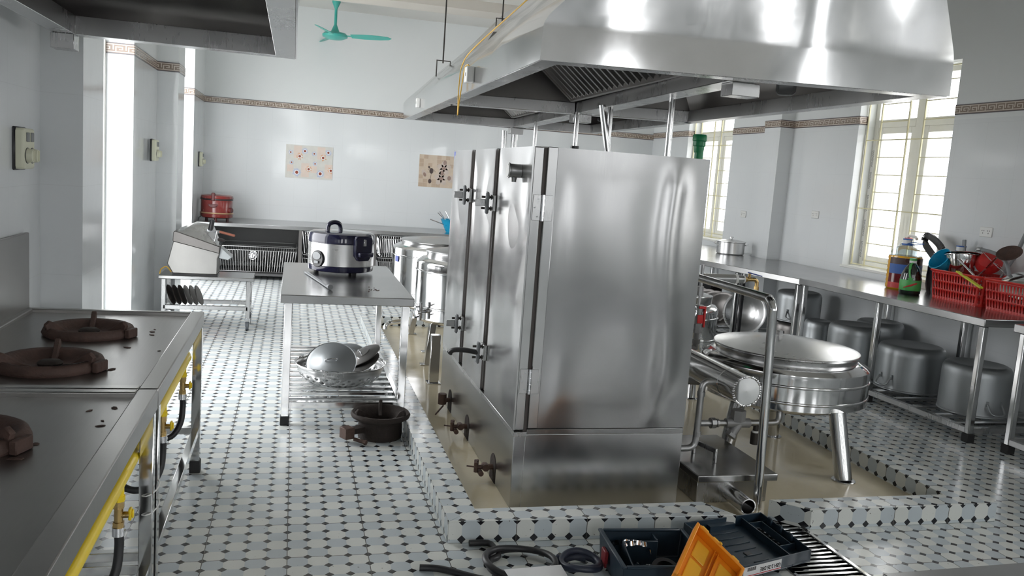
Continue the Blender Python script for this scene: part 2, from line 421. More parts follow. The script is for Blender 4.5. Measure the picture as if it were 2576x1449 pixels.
def shell_open(mb, x0, y0, z0, x1, y1, z1, t, flare=0.0):
    """open-topped tray with walls of thickness t, walls leaning outwards by flare"""
    f = flare
    bo = [(x0, y0, z0), (x1, y0, z0), (x1, y1, z0), (x0, y1, z0)]
    to = [(x0-f, y0-f, z1), (x1+f, y0-f, z1), (x1+f, y1+f, z1), (x0-f, y1+f, z1)]
    bi = [(x0+t, y0+t, z0+t), (x1-t, y0+t, z0+t), (x1-t, y1-t, z0+t), (x0+t, y1-t, z0+t)]
    ti = [(x0-f+t, y0-f+t, z1), (x1+f-t, y0-f+t, z1), (x1+f-t, y1+f-t, z1), (x0-f+t, y1+f-t, z1)]
    fs = [(0, 3, 2, 1), (8, 9, 10, 11)]
    for i in range(4):
        j = (i+1) % 4
        fs += [(i, j, 4+j, 4+i), (8+i, 12+i, 12+j, 8+j), (4+i, 4+j, 12+j, 12+i)]
    return mb.add(bo+to+bi+ti, fs)
# ------------------------------------------------------------------ the room
XL, XM, XR, YB, YF, ZC = -1.13, -1.15, 5.0, 11.6, -4.5, 3.42
KH = 0.092
b = MB()
b.box(-1.38, YF-0.2, -0.12, 1.95, YB+0.2, 0.0).box(2.27, YF-0.2, -0.12, XR+0.24, YB+0.2, 0.0)
b.box(1.95, 3.36, -0.12, 2.27, YB+0.2, 0.0).box(1.95, YF-0.2, -0.12, 2.27, 0.6, 0.0)
struct('floor', b, 'octagon')
b = MB(); b.box(0.775, 3.30, 0.0005, 3.10, 7.83, 0.005); struct('floor_pit', b, 'beige')
b = MB(); b.box(1.93, 0.55, -0.30, 2.29, 3.37, -0.26).box(1.93, 0.58, -0.26, 1.949, 3.36, -0.01).box(2.271, 0.58, -0.26, 2.29, 3.36, -0.01).box(1.95, 3.362, -0.26, 2.27, 3.38, -0.01)
struct('drain_channel', b, 'blackmetal')
def kerb(name, poly):
    k = MB(); k.prism(poly, 0.0, KH); struct(name, k, 'octagon', bevel=0.002)
kerb('kerb_left', [(0.643, 3.175), (0.775, 3.30), (0.775, 7.83), (0.643, 7.97)])
kerb('kerb_front', [(0.643, 3.175), (1.90, 3.145), (1.812, 3.30), (0.775, 3.30)])
kerb('kerb_front_right', [(2.285, 3.165), (3.30, 3.175), (3.10, 3.30), (2.15, 3.30)])
kerb('kerb_right', [(3.30, 3.175), (3.30, 7.97), (3.10, 7.83), (3.10, 3.30)])
kerb('kerb_back', [(0.643, 7.97), (0.775, 7.83), (3.10, 7.83), (3.30, 7.97)])
b = MB(); b.box(-40, -40, -0.35, 60, 60, -0.31); struct('ground', b, 'ground')

# walls
b = MB(); DZ = 2.70
b.box(-1.38, YF, 0, XL, LEFT_OPEN[0][0], ZC).box(-1.38, LEFT_OPEN[0][1], 0, XM, LEFT_OPEN[1][0], ZC).box(-1.38, LEFT_OPEN[1][1], 0, XL, YB, ZC)
for a, c in LEFT_OPEN: b.box(-1.38, a, DZ, XL, c, ZC)
b.box(XL, 4.35, 0, -0.95, LEFT_OPEN[0][0], ZC).box(XM, 7.88, 0, -0.98, LEFT_OPEN[1][0], ZC)
struct('wall_left', b, 'wall')
b = MB(); b.box(-1.38, YB, 0, XR+0.24, YB+0.2, ZC); struct('wall_back', b, 'wall')
WZ0, WZ1 = 0.865, 2.62
b = MB(); ys = sorted(RIGHT_WIN); y = YF
for a, c in ys:
    b.box(XR, y, 0, XR+0.24, a, ZC); b.box(XR, a, 0, XR+0.24, c, WZ0); b.box(XR, a, WZ1, XR+0.24, c, ZC); y = c
b.box(XR, y, 0, XR+0.24, YB, ZC); b.box(4.845, 7.99, 0, XR, 8.30, ZC)
struct('wall_right', b, 'wall')
b = MB(); x = -1.38
for a, c in FRONT_WIN:
    b.box(x, YF-0.2, 0, a, YF, ZC); b.box(a, YF-0.2, 0, c, YF, 0.9); b.box(a, YF-0.2, 3.34, c, YF, ZC); x = c
b.box(x, YF-0.2, 0, XR+0.24, YF, ZC); struct('wall_front', b, 'wall')
b = MB(); b.box(-1.38, YF-0.2, ZC, XR+0.24, YB+0.2, ZC+0.15); struct('ceiling', b, 'ceiling')
for i, (y0, z0) in enumerate(((9.9, 3.31), (5.6, 3.31), (1.3, 3.31))):
    b = MB(); b.box(XL, y0, z0, XR, y0+0.42, ZC); struct('beam', b, 'beam')
# Greek key border tiles
tn = 0
def border(x0, y0, x1, y1, z0):
    global tn; tn += 1; q = MB(); e = 0.006
    q.box(min(x0, x1)-(e if x0 == x1 else 0), min(y0, y1)-(e if y0 == y1 else 0), z0, max(x0, x1)+(e if x0 == x1 else 0), max(y0, y1)+(e if y0 == y1 else 0), z0+0.078)
    struct('trim_%d' % tn, q, 'key')
ZB, ZR, ZN = 2.116, 2.160, 2.187
border(-1.36, 6.80, XM, 6.80, ZB+.02); border(XM, 6.80, XM, 7.88, ZB+.02); border(XM, 7.88, -0.98, 7.88, ZB+.02); border(-0.98, 7.88, -0.98, 8.28, ZB+.02)
border(-1.36, 10.45, XL, 10.45, ZB); border(XL, 10.45, XL, YB, ZB); border(XL, YB, XR, YB, ZB)
border(XR, 10.46, XR, YB, ZR-0.02); border(XR, 10.46, 5.10, 10.46, ZR-0.02); border(XR, 8.30, XR, 9.27, ZR-0.03)
border(4.845, 7.99, 4.845, 8.30, ZR); border(4.845, 7.99, XR, 7.99, ZR); border(XR, 6.93, XR, 7.99, ZR); border(XR, 6.93, 5.10, 6.93, ZR)
border(XR, 3.55, XR, 5.75, ZN); border(XR, 0.2, XR, 1.75, ZN)

# windows in the right wall: white casement, sashes with glass, cream security bars
def window(n, y0, y1):
    f = MB(); x0, x1 = 5.17, 5.22; t = 0.05
    f.box(x0, y0, WZ0, x1, y0+t, WZ1).box(x0, y1-t, WZ0, x1, y1, WZ1).box(x0, y0+t, WZ0, x1, y1-t, WZ0+t).box(x0, y0+t, WZ1-t, x1, y1-t, WZ1)
    ym = (y0+y1)/2; f.box(x0, ym-0.05, WZ0+t, x1, ym+0.05, WZ1-t).box(x0, y0+t, 2.14, x1, ym-0.05, 2.21).box(x0, ym+0.05, 2.14, x1, y1-t, 2.21)
    r = struct('window_%d' % n, f, 'frame', bevel=0.003)
    for a, c in ((y0+t, ym-0.05), (ym+0.05, y1-t)):
        s = MB(); q = 0.055; s.box(5.18, a, WZ0+t, 5.21, a+q, 2.14).box(5.18, c-q, WZ0+t, 5.21, c, 2.14).box(5.18, a+q, WZ0+t, 5.21, c-q, WZ0+t+q).box(5.18, a+q, 2.14-q, 5.21, c-q, 2.14)
        so = obj('sash', s, 'frame', r, bevel=0.003)
        g = MB(); g.box(5.192, a+q, WZ0+t+q, 5.198, c-q, 2.14-q); obj('pane', g, 'glass', so)
    for a, c in ((y0+t, ym-0.05), (ym+0.05, y1-t)):
        g = MB(); g.box(5.192, a, 2.21, 5.198, c, WZ1-t); obj('pane', g, 'glass', r)
    k = MB(); L_ = y1-y0; X = 5.085; Y = lambda q: y1-q*L_
    for q in (0.015, 0.17, 0.47, 0.63, 0.985): k.bar((X, Y(q), WZ0+0.01), (X, Y(q), WZ1), 0.012)
    for z in (0.935, 1.09, 1.245, 1.555, 1.71, 1.865, 2.18, 2.335, 2.49):
        k.bar((X, Y(0.17), z), (X, Y(0.47), z), 0.008); k.bar((X, Y(0.63), z), (X, Y(0.985), z), 0.008)
    for z in (0.885, 1.40, 2.02, 2.60): k.bar((X, Y(0.015), z), (X, Y(0.985), z), 0.010)
    obj('security_bars', k, 'bar_paint', r)
    sl = MB(); sl.box(XR-0.012, y0-0.02, WZ0-0.02, 5.17, y1+0.02, WZ0+0.004); obj('window_sill', sl, 'frame', r, bevel=0.003)
for i, (a, c) in enumerate(RIGHT_WIN): window(i+1, a, c)
# frames of the tall openings on the left and of the windows behind the viewer
for i, (a, c) in enumerate(LEFT_OPEN):
    f = MB(); f.box(-1.375, a, 0, -1.335, a+0.05, DZ).box(-1.375, c-0.05, 0, -1.335, c, DZ).box(-1.375, a+0.05, DZ-0.05, -1.335, c-0.05, DZ)
    struct('door_%d' % (i+1), f, 'frame', bevel=0.003)
for i, (a, c) in enumerate(FRONT_WIN):
    f = MB(); y = YF-0.14; f.box(a, y, 0.9, a+0.05, y+0.05, 3.34).box(c-0.05, y, 0.9, c, y+0.05, 3.34).box(a+0.05, y, 0.9, c-0.05, y+0.05, 0.95).box(a+0.05, y, 3.29, c-0.05, y+0.05, 3.34)
    f.box((a+c)/2-0.04, y, 0.95, (a+c)/2+0.04, y+0.05, 3.29).box(a+0.05, y, 2.45, c-0.05, y+0.05, 2.52)
    r = struct('window_%d' % (i+5), f, 'frame'); g = MB(); g.box(a+0.04, y+0.02, 0.94, c-0.04, y+0.026, 3.30); obj('pane', g, 'glass', r)

# ------------------------------------------------------------------ fixed to the walls
PLN = Matrix(((1, 0, 0), (0, 0, 1), (0, 1, 0)))
def flower_panel():
    q = MB(); q.box(-0.117, YB-0.005, 1.238, 0.483, YB, 1.668)
    q.mt(1)
    for k in (0, 1):
        o = k*0.30-0.117
        for (a, c, d, e) in ((.10, .26, .20, .42), (.20, .02, .30, .20), (.02, .08, .10, .17)): q.box(o+a, YB-0.0055, 1.238+c, o+d, YB-0.004, 1.238+e)
    for k in (0, 1):
        o = k*0.30-0.117
        for (a, c, s, kind) in ((.06, .33, .035, 0), (.24, .355, .045, 0), (.075, .20, .032, 0), (.145, .075, .06, 0), (.175, .285, .05, 1), (.295, .125, .048, 1)):
            x0, z0 = min(o+a, 0.463), 1.238+c; n = 14
            for i in range(n):
                g = 2*PI*i/n; dx, dz = math.cos(g), math.sin(g); L_ = s*random.uniform(.8, 1.1)
                if kind and (i % 3 == 0): L_ *= 0.5
                w_ = s*0.15; q.mt(2+kind)
                pts = [(x0+dx*s*.2, z0+dz*s*.2), (x0+dx*L_*.7-dz*w_, z0+dz*L_*.7+dx*w_), (x0+dx*L_, z0+dz*L_), (x0+dx*L_*.7+dz*w_, z0+dz*L_*.7-dx*w_)]
                pts = [(min(max(px, -0.116), 0.482), pz) for px, pz in pts]
                q.prism(pts, 0, 0.0015, PLN, (0, YB-0.007, 0))
            q.mt(5).cyl((x0, YB-.0071, z0), (x0, YB-.004, z0), s*0.52, n=12).mt(4).cyl((x0, YB-0.0074, z0), (x0, YB-0.004, z0), s*0.33, n=14)
    o = obj('tile_picture', q, ['pic_ground', 'pic_pink', 'pic_blue', 'pic_orange', 'pic_centre', 'white'])
    tag(o, 'pale tile picture of blue and orange daisies on the back wall', 'tile picture')
def orchid_panel():
    q = MB(); q.box(1.63, YB-0.005, 1.235, 2.23, YB, 1.668); q.mt(1); random.seed(3)
    for i in range(10):
        for j in range(8):
            if random.random() < .42: q.box(1.632+i*.06, YB-0.0054, 1.237+j*.054, 1.632+i*.06+.057, YB-.004, 1.237+j*.054+.051)
    def blob(m, x, z, rx, rz, y, rot=0, n=18):
        pts = []
        for i in range(n):
            g = 2*PI*i/n; a, c = rx*math.cos(g), rz*math.sin(g)
            pts.append((x+a*math.cos(rot)-c*math.sin(rot), z+a*math.sin(rot)+c*math.cos(rot)))
        q.mt(m).prism(pts, 0, 0.0012, PLN, (0, y-0.0012, 0))
    a, d, c = 2, 3, 4
    for (x, z) in ((1.97, 1.50), (1.94, 1.36)):
        for g in range(5): blob(a, x+.05*math.cos(g*1.2566+.3), z+.05*math.sin(g*1.2566+.3), .05, .036, YB-0.0056, g*1.2566+.3)
        blob(d, x, z, .028, .024, YB-0.007); blob(d, x+.01, z+.075, .022, .034, YB-0.007)
    blob(a, 2.08, 1.36, .05, .05, YB-.0056); blob(a, 1.70, 1.42, .03, .05, YB-.0056, .4); blob(d, 1.71, 1.40, .018, .03, YB-.007, .4); blob(d, 2.05, 1.37, .025, .03, YB-.007)
    blob(c, 1.80, 1.455, .026, .038, YB-.007); blob(c, 1.765, 1.505, .013, .013, YB-.007); blob(c, 1.785, 1.315, .022, .03, YB-.007)
    for u, v in (((1.76, 1.50), (1.83, 1.47)), ((1.80, 1.42), (1.785, 1.34)), ((1.74, 1.44), (1.78, 1.43)), ((1.83, 1.47), (1.86, 1.44)), ((1.75, 1.46), (1.78, 1.50))):
        q.mt(c).bar((u[0], YB-.0065, u[1]), (v[0], YB-.0065, v[1]), .006, .002)
    o = obj('tile_picture', q, ['pic_mosaic', 'pic_mosaic_dark', 'pic_petal', 'pic_petal_dark', 'pic_stem'])
    tag(o, 'beige mosaic tile picture of pale orchids beside the steaming cabinet', 'tile picture')
for k, col in dict(pic_ground=(.62, .61, .57), pic_pink=(.68, .57, .50), pic_blue=(.46, .51, .66), pic_orange=(.66, .38, .24), pic_centre=(.26, .045, .02), pic_mosaic=(.60, .49, .38),
                   pic_mosaic_dark=(.50, .38, .28), pic_petal=(.56, .47, .41), pic_petal_dark=(.30, .20, .16), pic_stem=(.06, .035, .03)).items(): M[k] = plain(k, col, 0.2)
flower_panel(); orchid_panel()

def fan_switch(y, z, label):
    r = thing('fan_switch', label, 'switch', (XL, y, z), 0, 'fan regulator boxes on the left wall')
    p = MB(); p.box(0, -0.075, -0.085, 0.045, 0.075, 0.085); obj('housing', p, 'cream', r, 0.012, local=True, seg=3)
    p = MB(); p.box(-0.004, -0.08, -0.09, 0.012, 0.08, 0.09); obj('back_plate', p, 'black', r, 0.006, local=True)
    for s in (-1, 1):
        p = MB(); p.box(0.044, s*0.03-0.02, 0.03, 0.049, s*0.03+0.02, 0.068); obj('rocker', p, 'greybtn', r, 0.002, local=True)
        k = MB(); k.lathe([(0.030, 0), (0.030, 0.004), (0.026, 0.024), (0.001, 0.026)], (0.044, s*0.034, -0.028), 24, dirM((1, 0, 0))); k.box(0.066, s*0.034-0.003, -0.05, 0.074, s*0.034+0.003, -0.005)
        ko = obj('dial', k, 'cream', r, local=True)
        k = MB(); k.lathe([(0.0335, 0), (0.0335, 0.003), (0.030, 0.003)], (0.0435, s*0.034, -0.028), 24, dirM((1, 0, 0))); obj('dial_ring', k, 'black', ko, local=True)
    return r
s0 = fan_switch(4.03, 1.44, 'cream double fan regulator beside the stove, largest and nearest')
dup(s0, (XL, 7.52, 1.47), label='cream fan regulator between the two tall openings'); dup(s0, (XL, 11.1, 1.40), label='small cream fan regulator near the back corner')
def outlet(y, z, x, label):
    r = thing('wall_outlet', label, 'socket', (x, y, z), 0, 'white sockets on the right wall')
    p = MB(); p.box(-0.009, -0.06, -0.037, 0, 0.06, 0.037); obj('cover_plate', p, 'white', r, 0.004, local=True)
    p = MB()
    for s in (-1, 1):
        for dy, dz in ((-0.009, 0.009), (0.009, 0.009), (0, -0.009)): p.box(-0.0096, s*0.026+dy-.0025, dz-.004, -0.008, s*0.026+dy+.0025, dz+.004)
    obj('holes', p, 'black_ink', r, local=True); return r
o0 = outlet(5.27, 1.305, XR, 'white double socket above the red baskets, near the right edge')
dup(o0, (XR, 7.44, 1.30), label='white double socket between the pilaster and the near window'); dup(o0, (XR, 8.83, 1.22), label='small white socket above the lone saucepan')
# ceiling fan
r = thing('ceiling_fan', 'teal ceiling fan with three blades hanging near the back wall', 'fan', (0.42, 10.95, ZC))
p = MB(); p.lathe([(0.001, 0), (0.05, 0), (0.05, -0.02), (0.02, -0.09), (0.018, -0.1)], (0.42, 10.95, ZC), 20); obj('canopy', p, 'teal', r)
p = MB(); p.cyl((0.42, 10.95, ZC-0.09), (0.42, 10.95, 3.10), 0.017).lathe([(0.017, 3.14), (0.05, 3.06), (0.055, 3.04)], (0.42, 10.95, 0), 20); obj('down_rod', p, 'teal', r)
p = MB(); p.lathe([(0.05, 3.05), (0.13, 3.04), (0.155, 3.015), (0.15, 2.99), (0.09, 2.965), (0.001, 2.955)], (0.42, 10.95, 0), 28); obj('motor', p, 'teal', r)
for a in (-18, 102, 250):
    p = MB(); q = math.radians(a); Mx = Matrix.Rotation(q, 3, 'Z') @ Matrix.Rotation(-0.30, 3, 'X'); prof = [(0.20, .045), (0.35, .06), (0.55, .055), (0.66, .035), (0.70, .0)]
    poly = [(x, w_) for x, w_ in prof]+[(x, -w_) for x, w_ in prof[::-1][1:]]
    p.prism(poly, -0.003, 0.003, Mx, (0.42, 10.95, 3.012)); p.bar(Vector((0.42, 10.95, 3.012))+Mx @ Vector((0.11, 0, 0)), Vector((0.42, 10.95, 3.012))+Mx @ Vector((0.24, 0, 0)), 0.03, 0.01); obj('blade', p, 'teal', r)
# ------------------------------------------------------------------ gas stoves along the left wall
def stove(y0, y1, z, label):
    r = thing('gas_stove', label, 'stove', (-0.75, (y0+y1)/2, 0), 0)
    x0, x1 = -1.115, -0.38; rw = 0.057
    p = MB(); p.box(x0+0.02, y0+0.02, z-0.045, x1-0.02, y1-0.02, z-0.016); obj('worktop', p, 'steel_stove', r)
    p = MB(); p.box(x1-rw, y0, z-0.062, x1, y1, z).box(x0, y0, z-0.062, x1-rw, y0+0.04, z).box(x0, y1-0.035, z-0.062, x1-rw, y1, z).box(x0, y0+0.04, z-0.062, x0+0.03, y1-0.035, z)
    obj('raised_rim', p, 'steel_rim', r, 0.004, seg=2)
    p = MB(); p.box(x0-0.008, y0, z-0.05, x0+0.008, y1, z+0.33); obj('splashback', p, 'steel_rim', r, 0.003)
    for xx_ in (x0+0.03, x1-0.02):
        for yy_ in (y0+0.035, y1-0.05):
            p = MB(); p.box(xx_-0.02, yy_-0.02, 0.055, xx_+0.02, yy_+0.02, z-0.06); lg = obj('leg', p, 'polished', r, 0.003)
            p = MB(); p.box(xx_-0.024, yy_-0.024, 0.0, xx_+0.024, yy_+0.024, 0.058); obj('foot', p, 'cupblack', lg, 0.003)
    for a, c in (((x1-0.02, y0+0.03, 0.20), (x1-0.02, y1-0.05, 0.20)), ((x0+0.03, y0+0.03, 0.20), (x0+0.03, y1-0.05, 0.20)), ((x0+0.03, y1-0.05, 0.20), (x1-0.02, y1-0.05, 0.20)), ((x0+0.03, y0+0.03, 0.20), (x1-0.02, y0+0.03, 0.20))):
        p = MB(); p.bar(a, c, 0.03); obj('lower_rail', p, 'polished', r, 0.002)
    return r
def burner_ring(parent, cx, cy, z, worn):
    p = MB(); p.lathe([(0.162, 0.0), (0.168, 0.012), (0.160, 0.030), (0.148, 0.036), (0.128, 0.030), (0.118, 0.018), (0.105, 0.004)], (cx, cy, z), 48)
    rg = obj('burner_ring', p, 'iron', parent, ang=60)
    p = MB(); p.lathe([(0.001, 0.003), (0.118, 0.003), (0.118, 0.0), (0.001, 0.0)], (cx, cy, z-0.001), 32); obj('burner_bowl', p, 'iron_dark', rg)
    p = MB(); p.lathe([(0.035, 0), (0.04, 0.012), (0.03, 0.02), (0.001, 0.021)], (cx, cy, z+0.002), 20); obj('burner_head', p, 'iron_dark', rg)
    for i, a in enumerate((95, 215, 335)):
        q = math.radians(a); d = Vector((math.cos(q), math.sin(q), 0)); t = Vector((-d.y, d.x, 0)); c = Vector((cx, cy, z)); p = MB()
        prof = [(0.045, 0.004), (0.155, 0.012), (0.168, 0.05), (0.150, 0.066), (0.135, 0.058), (0.085, 0.022)]
        Mx = Matrix((d, Vector((0, 0, 1)), t)).transposed()
        p.prism(prof, -0.009, 0.009, Mx, c); obj('pot_lug', p, 'iron', rg, 0.003)
    q = math.radians(-20); d = Vector((math.cos(q), math.sin(q), 0)); t = Vector((-d.y, d.x, 0)); p = MB()
    a = Vector((cx, cy, z+0.018))+d*0.175; p.bar(a-t*0.032, a+t*0.032, 0.02, 0.035); obj('edge_stop', p, 'iron', rg, 0.003)
    if worn:
        p = MB(); p.lathe([(0.151, 0.037), (0.137, 0.0335), (0.124, 0.0285), (0.124, 0.0305), (0.137, 0.0355), (0.151, 0.039)], (cx, cy, z), 14, a0=math.radians(-75), a1=math.radians(-25)); obj('scraped_patch', p, 'alu_bright', rg)
    return rg
ST = 0.75
far = stove(2.725, 4.10, ST, 'steel gas stove with two rusty burner rings, the farther of two')
burner_ring(far, -0.765, 3.62, ST-0.016, False); burner_ring(far, -0.765, 3.06, ST-0.016, True)
near = stove(1.25, 2.715, ST, 'steel gas stove in the bottom left corner, nearest of two')
burner_ring(near, -0.775, 2.25, ST-0.016, True)
# flakes of rust fallen on the two stoves
random.seed(11)
for i in range(16):
    n_ = i < 10; x, y = (random.uniform(-0.72, -0.47), random.uniform(1.55, 2.6)) if n_ else (random.uniform(-0.6, -0.46), random.uniform(2.85, 3.9))
    p = MB(); s = random.uniform(0.004, 0.012); n = 6
    p.prism([(s*random.uniform(.6, 1.3)*math.cos(2*PI*k/n)*1.6, s*random.uniform(.6, 1.3)*math.sin(2*PI*k/n)) for k in range(n)], 0, 0.0015, Matrix.Rotation(random.uniform(0, 3), 3, 'Z'), (x, y, ST-0.0155))
    o = obj('rust_flake', p, 'iron'); tag(o, 'tiny rust flake lying on the %s stove top' % ('near' if n_ else 'far'), 'rust flake', 'rust flakes on the %s stove' % ('near' if n_ else 'far'))
# yellow gas pipe with valves and hoses
r = thing('gas_pipe', 'yellow gas pipe with brass valves along the front of both stoves', 'pipe', (-0.44, 2.5, 0.3))
px, pz = -0.44, 0.556
p = MB(); p.tube([(px, 1.25, pz), (px, 3.98, pz)], 0.019, 16); obj('pipe', p, 'yellow', r)
p = MB(); p.tube(smoothpath([(px, 3.96, pz), (px, 4.0, pz+.003), (px-.02, 4.03, pz+.02), (px-.06, 4.04, pz+.03)], 5), 0.019, 14); obj('pipe_elbow', p, 'yellow', r)
for y in (3.86, 3.27, 2.45):
    p = MB(); p.cyl((px, y, pz-.01), (px, y, pz-.04), 0.014).cyl((px, y, pz-.04), (px, y, pz-.054), 0.018, n=6); t = obj('tee', p, 'yellow', r)
    p = MB(); p.cyl((px, y, pz-.05), (px, y, pz-.075), 0.016, n=6).cyl((px, y, pz-.075), (px, y, pz-.115), 0.012).cyl((px, y, pz-.115), (px, y, pz-.133), 0.016, n=6).cyl((px, y, pz-.095), (px+.03, y, pz-.095), 0.009)
    v = obj('valve', p, 'brass', r)
    p = MB(); p.box(px+.026, y-0.009, pz-.11, px+.034, y+0.014, pz-.077).box(px+.034, y-0.004, pz-.105, px+.039, y+0.01, pz-.082); obj('valve_handle', p, 'yellow', v, 0.002)
    p = MB(); p.cyl((px, y, pz-.13), (px, y, pz-.155), 0.017).cyl((px, y, pz-.142), (px+.018, y, pz-.142), 0.005); obj('hose_clamp', p, 'chrome', v)
    p = MB(); p.tube(smoothpath([(px, y, pz-.135), (px+.002, y, pz-.19), (px-.005, y-0.02, pz-.26), (px-.04, y-0.05, pz-.31), (px-.11, y-0.06, pz-.31), (px-.20, y-0.02, pz-.24), (px-.29, y+0.04, pz-.05)], 6), 0.013, 12); obj('hose', p, 'rubber', r)
for z in (0.38, 0.44):
    p = MB(); p.tube([(-0.398+0.026*math.cos(a), 2.71+0.075*math.sin(a), z+0.004*math.cos(a)) for a in [2*PI*i/16 for i in range(16)]], 0.0022, 6, True); obj('cable_tie', p, 'white', r)

# ------------------------------------------------------------------ hoods
def inset(q, d):
    """move each side of a quad inwards by d"""
    out = []; n = len(q)
    for i in range(n):
        a, b_, c = Vector(q[i-1]), Vector(q[i]), Vector(q[(i+1) % n])
        e1, e2 = (b_-a).normalized(), (c-b_).normalized(); n1, n2 = Vector((-e1.y, e1.x)), Vector((-e2.y, e2.x))
        m = (n1+n2).normalized(); out.append(b_+m*(d/m.dot(n1)))
    return out
def loops(mb, ls, cap0=False, cap1=False, close=False):
    n = len(ls[0]); vs = [v for l in ls for v in l]; fs = []
    for k in range(len(ls) if close else len(ls)-1):
        o, q = k*n, ((k+1) % len(ls))*n
        fs += [(o+i, o+(i+1) % n, q+(i+1) % n, q+i) for i in range(n)]
    if cap0: fs.append(tuple(range(n)))
    if cap1: fs.append(tuple(range((len(ls)-1)*n, len(ls)*n)))
    return mb.add(vs, fs)
def lv(q, z): return [Vector((a[0], a[1], z)) for a in q]
def subdiv_loop(q, m):
    return [Vector(q[i]).lerp(Vector(q[(i+1) % 4]), j/m) for i in range(4) for j in range(m)]
def dent_canopy(ob, seed, amp):
    md = ob.modifiers.new('t', 'TRIANGULATE'); ob.modifiers.remove(md); me = ob.data
    b = bmesh.new(); b.from_mesh(me); bmesh.ops.subdivide_edges(b, edges=[e for e in b.edges if e.calc_length() > 0.25], cuts=14, use_grid_fill=True); b.to_mesh(me); b.free()
    for v in me.vertices:
        k = Vector((v.co.x*2.2, v.co.y*2.2, v.co.z*0.9)); e = min(1.0, max(0.0, v.co.z-Z_B)*7)
        d = mnoise.noise(k+Vector((seed, 0, 0)))*amp+mnoise.noise(k*2.3+Vector((0, seed, 0)))*amp*0.35
        v.co += v.normal*d*e
    me.polygons.foreach_set('use_smooth', [True]*len(me.polygons)); me.set_sharp_from_angle(angle=math.radians(32))
Z_B = 0.0
def hood_body(r, q, z0, sk, tq, z1, duct):
    q = [Vector(a) for a in q]; tq = [Vector(a) for a in tq]; t = 0.006
    def bend(qa, qt, za, zb):
        out = [lv(qa, z0)]; A0, A1, A2 = lv(qa, za-0.03), lv(qa, za), [a.lerp(c, 0.045) for a, c in zip(lv(qa, za), lv(qt, zb))]
        for i in range(6): u = i/5; out.append([a*(1-u)**2+c*2*u*(1-u)+d*u*u for a, c, d in zip(A0, A1, A2)])
        return out+[lv(qt, zb)]
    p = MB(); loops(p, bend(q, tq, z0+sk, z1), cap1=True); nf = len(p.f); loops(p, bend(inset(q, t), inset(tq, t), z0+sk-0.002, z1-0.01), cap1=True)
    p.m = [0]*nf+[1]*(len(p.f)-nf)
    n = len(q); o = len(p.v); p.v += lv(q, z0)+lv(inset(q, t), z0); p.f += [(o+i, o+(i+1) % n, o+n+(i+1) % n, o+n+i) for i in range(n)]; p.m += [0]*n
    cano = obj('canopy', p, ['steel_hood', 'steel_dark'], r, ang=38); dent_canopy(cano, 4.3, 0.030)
    p = MB(); a, c = inset(q, t+0.001), inset(q, 0.092)
    loops(p, [lv(a, z0-0.002), lv(c, z0-0.002), lv(c, z0+0.075), lv(inset(q, 0.089), z0+0.075), lv(inset(q, 0.089), z0+0.003), lv(a, z0+0.003)], close=True)
    obj('drip_gutter', p, 'steel', r, 0.003)
    if duct:
        p = MB(); p.box(*duct[:2], z1-0.02, *duct[2:], ZC); obj('duct', p, 'steel', r, 0.004)
def baffle(r, a, b_, lo, hi, n):
    """slanted grease filter; lower edge a-b_, leaning by vector hi-lo"""
    a, b_ = Vector(a), Vector(b_); s = Vector(hi)-Vector(lo); d = b_-a; nr = d.cross(s).normalized()
    p = MB()
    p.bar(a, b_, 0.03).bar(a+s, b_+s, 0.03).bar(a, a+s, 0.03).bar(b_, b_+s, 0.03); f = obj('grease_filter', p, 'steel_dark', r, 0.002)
    p = MB()
    for k in range(n):
        c = a+d*((k+0.5)/n); w_ = d.normalized()*(d.length/n*0.30)
        p.hexa([c-w_+nr*0.010, c+w_+nr*0.010, c+w_*0.4-nr*0.012, c-w_*0.4-nr*0.012, c-w_+s+nr*0.010, c+w_+s+nr*0.010, c+w_*0.4+s-nr*0.012, c-w_*0.4+s-nr*0.012])
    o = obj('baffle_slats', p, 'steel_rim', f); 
def grease_cup(r, x, y, z, w_=0.10):
    p = MB(); shell_open(p, x-w_/2, y-0.05, z-0.055, x+w_/2, y+0.05, z, 0.004); obj('grease_cup', p, 'steel', r, 0.003)
Z0 = 1.93
r = thing('extractor_hood', 'large steel island hood hanging over the steaming cabinet and cooking pit', 'hood', (1.8, 5.6, Z0))
Q = [(0.914, 3.30), (2.64, 3.08), (2.83, 7.95), (0.99, 8.29)]; TQ = [(1.74, 3.10), (2.29, 3.03), (2.46, 7.99), (1.83, 8.15)]
hood_body(r, Q, Z0, 0.16, TQ, 2.93, (1.65, 5.0, 2.2, 5.8))
def vbeam(name, a, b_, w_):
    p = MB(); a, b_ = Vector(a), Vector(b_); n = Vector((-(b_-a).y, (b_-a).x, 0)).normalized()*w_/2
    pr_ = [a-n, a+n, b_+n, b_-n]; lo = [v+Vector((0, 0, -0.002)) for v in pr_]; hi = [v+Vector((0, 0, 0.075)) for v in pr_]
    p.hexa(lo+hi); obj(name, p, 'steel', r, 0.003)
vbeam('centre_gutter', (1.80, 3.30, Z0), (2.08, 8.16, Z0), 0.13)
vbeam('cross_gutter', (1.03, 5.95, Z0), (1.88, 5.80, Z0), 0.11); vbeam('cross_gutter', (2.00, 5.78, Z0), (2.70, 5.62, Z0), 0.11)
